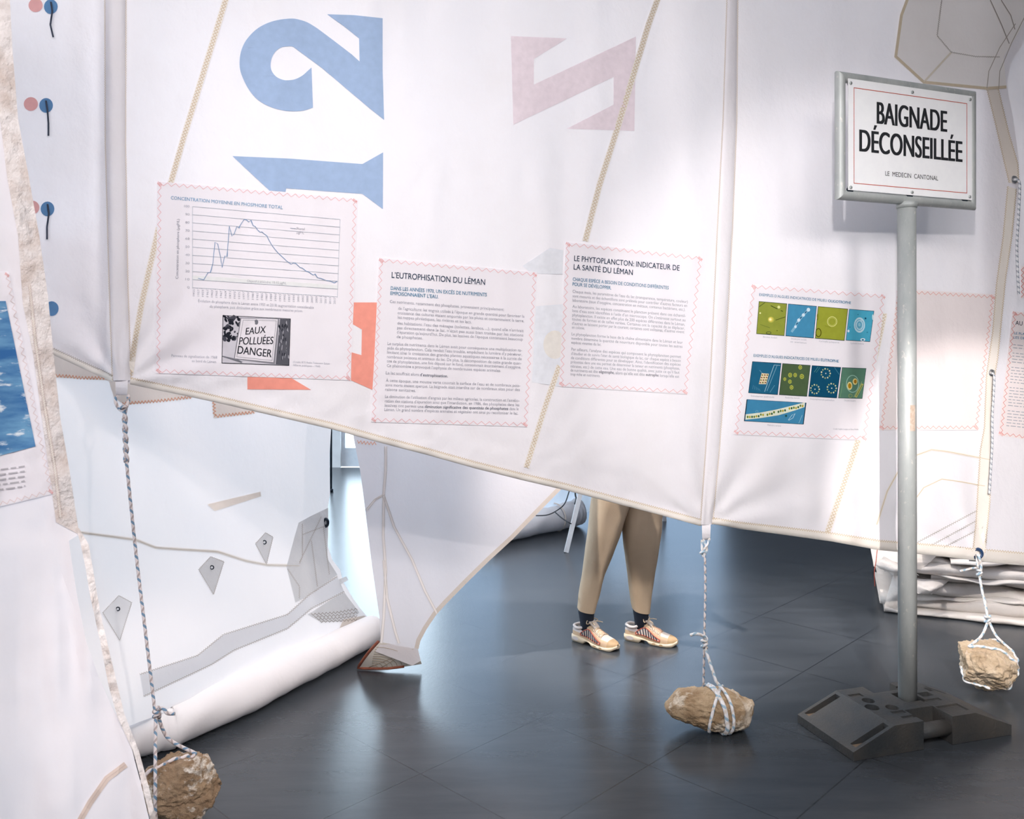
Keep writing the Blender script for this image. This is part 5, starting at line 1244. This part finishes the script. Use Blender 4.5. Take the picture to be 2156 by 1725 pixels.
for sgn, tag_, an, rg in ((1, 'l', anR, RR), (-1, 'r', anL, RL)):
    sd = sx*sgn
    hip = rg[0][0]; jn('hip'+tag_, Vector((hip.x, hip.y, .88)), .075, 'pelvis'); kn = rg[9][0]; jn('knee'+tag_, kn, .045, 'hip'+tag_); jn('ank'+tag_, Vector((an.x, an.y, .12)), .032, 'knee'+tag_); jn('heel'+tag_, Vector((an.x, an.y, .07)), .032, 'ank'+tag_)
    jn('toe'+tag_, Vector((an.x, an.y, .05))+(tr_ if sgn > 0 else tl)*.12, .028, 'heel'+tag_)
    jn('sh'+tag_, bcx+sd*.16+Vector((0, 0, 1.42)), .055, 'chest'); jn('el'+tag_, bcx+sd*.215+fx*.02+Vector((0, 0, 1.14)), .04, 'sh'+tag_); jn('wr'+tag_, bcx+sd*.18+fx*.17+Vector((0, 0, .99)), .027, 'el'+tag_); jn('palm'+tag_, bcx+sd*.155+fx*.24+Vector((0, 0, .985)), .03, 'wr'+tag_)
    pm_ = bcx+sd*.155+fx*.24+Vector((0, 0, .985))
    for k in range(4):
        b_ = pm_+fx*.05+Vector((0, 0, .03-.02*k)); jn('f%d%s' % (k, tag_), b_, .009, 'palm'+tag_); jn('g%d%s' % (k, tag_), b_+fx*(.03+.004*(k in (1, 2)))-sd*.012, .008, 'f%d%s' % (k, tag_)); jn('h%d%s' % (k, tag_), b_+fx*.042-sd*.035, .007, 'g%d%s' % (k, tag_))
    jn('th'+tag_, pm_+fx*.015-sd*.03+Vector((0, 0, .03)), .01, 'palm'+tag_); jn('ti'+tag_, pm_+fx*.05-sd*.045+Vector((0, 0, .035)), .008, 'th'+tag_)
me = bpy.data.meshes.new('body'); me.from_pydata([p-Vector((pc.x, PD, 0)) for p, r in bmv], E, []); body = bpy.data.objects.new('body', me); COL.objects.link(body); body.parent = pr
body.modifiers.new('skin', 'SKIN'); me.skin_vertices.new() if not me.skin_vertices else None
for k, (p, r) in enumerate(bmv): me.skin_vertices[0].data[k].radius = (r, r)
me.skin_vertices[0].data[0].use_root = True
ss = body.modifiers.new('sub', 'SUBSURF'); ss.levels = 1; ss.render_levels = 2
bpy.context.view_layer.update(); bme = bpy.data.meshes.new_from_object(body.evaluated_get(bpy.context.evaluated_depsgraph_get())); body.modifiers.clear(); body.data = bme; bme.materials.clear(); bme.materials.append(SK)
for p in bme.polygons: p.use_smooth = True
# shirt and hair (above the hem)
mb = MB(); SH = pbr('dark_shirt', (52, 58, 70), .9); rows = []
for z, hw, hd in ((.96, .165, .125), (1.1, .155, .12), (1.25, .175, .13), (1.38, .185, .125), (1.45, .13, .095), (1.49, .07, .07)):
    rows.append([bcx+sx*math.cos(a)*hw+fx*math.sin(a)*hd+Vector((0, 0, z)) for a in (2*math.pi*j/28 for j in range(28))])
mb.grid(rows, SH, closed=True)
for sd, t in ((sx, 'l'), (-sx, 'r')):
    a, b, c2 = bmv[J['sh'+t]][0], bmv[J['el'+t]][0], bmv[J['wr'+t]][0]; mb.tube(smooth_path([a-sd*.03, a, b, c2]), lambda u: lerp(.072, .042, u), SH, 14)
part(mb, 'shirt', pr)
mb = MB(); hc = bcx+fx*.015+Vector((0, 0, 1.665)); rows = []
for i in range(9):
    th_ = lerp(.05, 1.75, i/8); rows.append([hc+(sx*math.cos(a)*.098+fx*(math.sin(a)*.11-.012))*math.sin(th_)*(1 if math.sin(a) < .3 or th_ < 1.0 else .9)+Vector((0, 0, .105*math.cos(th_)*(1 if math.sin(a) < .5 else .8))) for a in (2*math.pi*j/24 for j in range(24))])
mb.grid(rows, pbr('brown_hair', (74, 54, 42), .7), closed=True); part(mb, 'hair', pr)
for R, an in ((RL, anL), (RR, anR)):
    mb = MB(); e_ = R[-1][0]; mb.tube([Vector((an.x, an.y, .055)), Vector((an.x, an.y, .11)), Vector((lerp(an.x, e_.x, .75), lerp(an.y, e_.y, .75), .165)), Vector((e_.x, e_.y, .215))], lambda u: lerp(.031, .043, min(1, u*1.6)), SO, 18); part(mb, 'sock', pr, 'dark navy sock')
# sneakers
M_sole, M_upper, M_toe, M_mesh = pbr('cream_sole', (208, 194, 170), .7, rgb2=(190, 174, 150), scale=30), pbr('tan_leather', (188, 162, 134), .7, rgb2=(174, 148, 120), scale=20), pbr('tan_toe', (178, 150, 114), .7), pbr('pale_mesh', (206, 194, 184), .85, bmp=.3, bscale=300)
M_or, M_nv, M_lace, M_grey = pbr('orange_rim', (178, 88, 66), .6), pbr('navy_rib', (42, 44, 62), .6), pbr('beige_lace', (196, 174, 146), .85), pbr('grey_collar', (196, 188, 186), .85)
def shoe(heel, tdir, SL_=.285):
    h0 = Vector((heel.x, heel.y, 0))-tdir*.012; n = Vector((tdir.y, -tdir.x, 0))      # n: the side turned to the room's front
    def P(s, a, z): return h0+tdir*(s*SL_)+n*a+Vector((0, 0, z))
    wtab = [(0, .020), (.03, .029), (.1, .035), (.25, .036), (.4, .036), (.55, .042), (.72, .048), (.85, .044), (.94, .032), (.985, .016), (1, .005)]
    ztab = [(0, .034), (.15, .036), (.3, .031), (.45, .022), (.6, .017), (.8, .017), (.95, .024), (1, .032)]
    top = [(0, .088), (.05, .090), (.12, .082), (.22, .080), (.32, .092), (.40, .101), (.46, .098), (.6, .076), (.72, .060), (.84, .052), (.94, .044), (1, .034)]
    so = empty('shoe', h0); so.parent = pr; so.location = h0-world_loc(pr); so['label'] = 'tan sneaker with orange rimmed ribbed side panel'
    mb = MB(); rows = []
    for i in range(41):
        s = i/40; w = table(wtab, s)+.005; zt_ = table(ztab, s); zb = .002+.016*sstep(.30, .36, s)*sstep(.52, .45, s)+.012*sstep(.9, 1, s)+.006*sstep(.05, 0, s)
        rows.append([P(s*1.0-.006+.012*s, a*w, z) for a, z in ((-1, zb), (-1.06, (zb+zt_)/2), (-1, zt_), (0, zt_), (1, zt_), (1.06, (zb+zt_)/2), (1, zb), (0, zb))])
    mb.grid(rows, M_sole, closed=True); mb.add(rows[0], [tuple(range(8))], M_sole); mb.add(rows[-1], [tuple(range(8))[::-1]], M_sole)
    for s, rz, rs, col in ((.13, .010, .075, M_grey), (.60, .0055, .04, M_toe), (.74, .0055, .035, M_toe)):
        for sg_ in (1, -1):
            zc = table(ztab, s)*.5+.003; w = (table(wtab, s)+.005)*1.075
            mb.add([P(s+rs*math.cos(t), sg_*w, zc+rz*math.sin(t)) for t in (2*math.pi*k/16 for k in range(16))], [tuple(range(16))], col)
    o_ = mb.build('sole'); o_.parent = so; o_.location = -h0
    def U(s, th_, off=0.):
        """upper surface: th_ 0 at the n side, pi/2 on top"""
        w = table(wtab, s)+off; zb = table(ztab, s)-.002; zt_ = table(top, s)+off; c, q = math.cos(th_), math.sin(th_)
        pw = .62; return P(s, math.copysign(abs(c)**pw, c)*w, zb+(zt_-zb)*abs(q)**.85)
    mb = MB(); nn = 40; mm = 24; rows = [[U(.012+.985*i/nn, math.pi*k/mm) for k in range(mm+1)] for i in range(nn+1)]
    V = [p for r in rows for p in r]; fs = {M_upper: [], M_toe: [], M_mesh: [], M_grey: []}
    for i in range(nn):
        for k in range(mm):
            s = .012+.985*(i+.5)/nn; th_ = math.pi*(k+.5)/mm; m_ = M_upper
            if s < .30 and abs(th_-math.pi/2) < .95*(1-.3*s/.30): continue       # ankle opening
            if s < .34 and abs(th_-math.pi/2) < 1.15: m_ = M_grey
            elif s > .86: m_ = M_toe
            elif s > .50 and abs(th_-math.pi/2) < .62: m_ = M_mesh
            fs[m_].append((i*(mm+1)+k, i*(mm+1)+k+1, (i+1)*(mm+1)+k+1, (i+1)*(mm+1)+k))
    for m_, f in fs.items():
        if f: mb.add(V, f, m_, smooth=True)
    o_ = mb.build('upper'); o_.parent = so; o_.location = -h0
    mb = MB()
    rim = [U(.27+.005, math.pi/2-a, .004) for a in (0,)]
    col = []
    for k in range(25):
        a = math.pi*2*k/24; s = .165+.15*math.cos(a); col.append(P(s, .036*math.sin(a), table(top, max(0, s))-.004+.006*math.cos(a)))
    mb.tube(col, .0075, M_grey, 8, False); o_ = mb.build('collar'); o_.parent = so; o_.location = -h0
    mb = MB(); rows = []
    for i in range(9):
        t = i/8; s = lerp(.52, .315, t); z = lerp(.094, .142, t**.8); w = lerp(.022, .027, t)*(1 if t < .8 else lerp(1, .45, (t-.8)/.2)); rows.append([P(s+.012*abs(a), a*w, z-.006*a*a) for a in (-1, -.5, 0, .5, 1)])
    mb.grid(rows, M_mesh); mb.grid([[p+tdir*-.007 for p in r] for r in rows][::-1], M_mesh); o_ = mb.build('tongue'); o_.parent = so; o_.location = -h0
    mb = MB()
    for k in range(7):
        s = .37+.05*k
        for sg_ in (-1, 1): mb.tube([U(s, math.pi/2-sg_*.62, .002), U(s+.012, math.pi/2, .006), U(s+.03, math.pi/2+sg_*.58, .002)], .0024, M_lace, 6)
    q0 = P(.375, 0, .112)
    for sg_, l_ in ((1, .05), (-1, .045)):
        mb.tube(smooth_path([q0, q0+n*sg_*l_*.5+Vector((0, 0, .016)), q0+n*sg_*l_+tdir*.012+Vector((0, 0, .006)), q0+n*sg_*l_*.5+tdir*.01, q0]), .0022, M_lace, 6); mb.tube(smooth_path([q0, q0+n*sg_*.02+tdir*.03+Vector((0, 0, .008)), q0+n*sg_*.034+tdir*.055+Vector((0, 0, .004))]), .0022, M_lace, 6)
    o_ = mb.build('laces'); o_.parent = so; o_.location = -h0
    mb = MB()
    for sg_ in (1, -1):
        def Q(s, v_, off): 
            th_ = lerp(.12, .95, v_); return U(s, th_ if sg_ > 0 else math.pi-th_, off)
        def bd(s):      # lower and upper edge of the ribbed window
            t = (s-.24)/.47; return .10+.0*t, (.18+.62*math.sin(min(1, t*2.2+.15)*math.pi/2))*(1-.55*sstep(.35, 1, t))
        st_ = [.24+.47*k/24 for k in range(25)]
        rows = [[Q(s, lerp(bd(s)[0], bd(s)[1], j/6), .0022) for j in range(7)] for s in st_]; mb.grid(rows, M_mesh)
        loop = [Q(s, bd(s)[0], .003) for s in st_]+[Q(s, bd(s)[1], .003) for s in st_[::-1]]; mb.tube(loop+[loop[0]], .0030, M_or, 6, False)
        for k in range(8):
            s = .275+.052*k; b_, t_2 = bd(s); mb.tube([Q(min(.71, s-.012+.03*(1-j/6)), lerp(b_, t_2, j/6), .004) for j in range(7)], .0030, M_nv, 6)
    o_ = mb.build('side_panel'); o_.parent = so; o_.location = -h0; o_['label'] = 'orange rimmed panel with navy ribs'
shoe(HL, tl); shoe(HR, tr_)
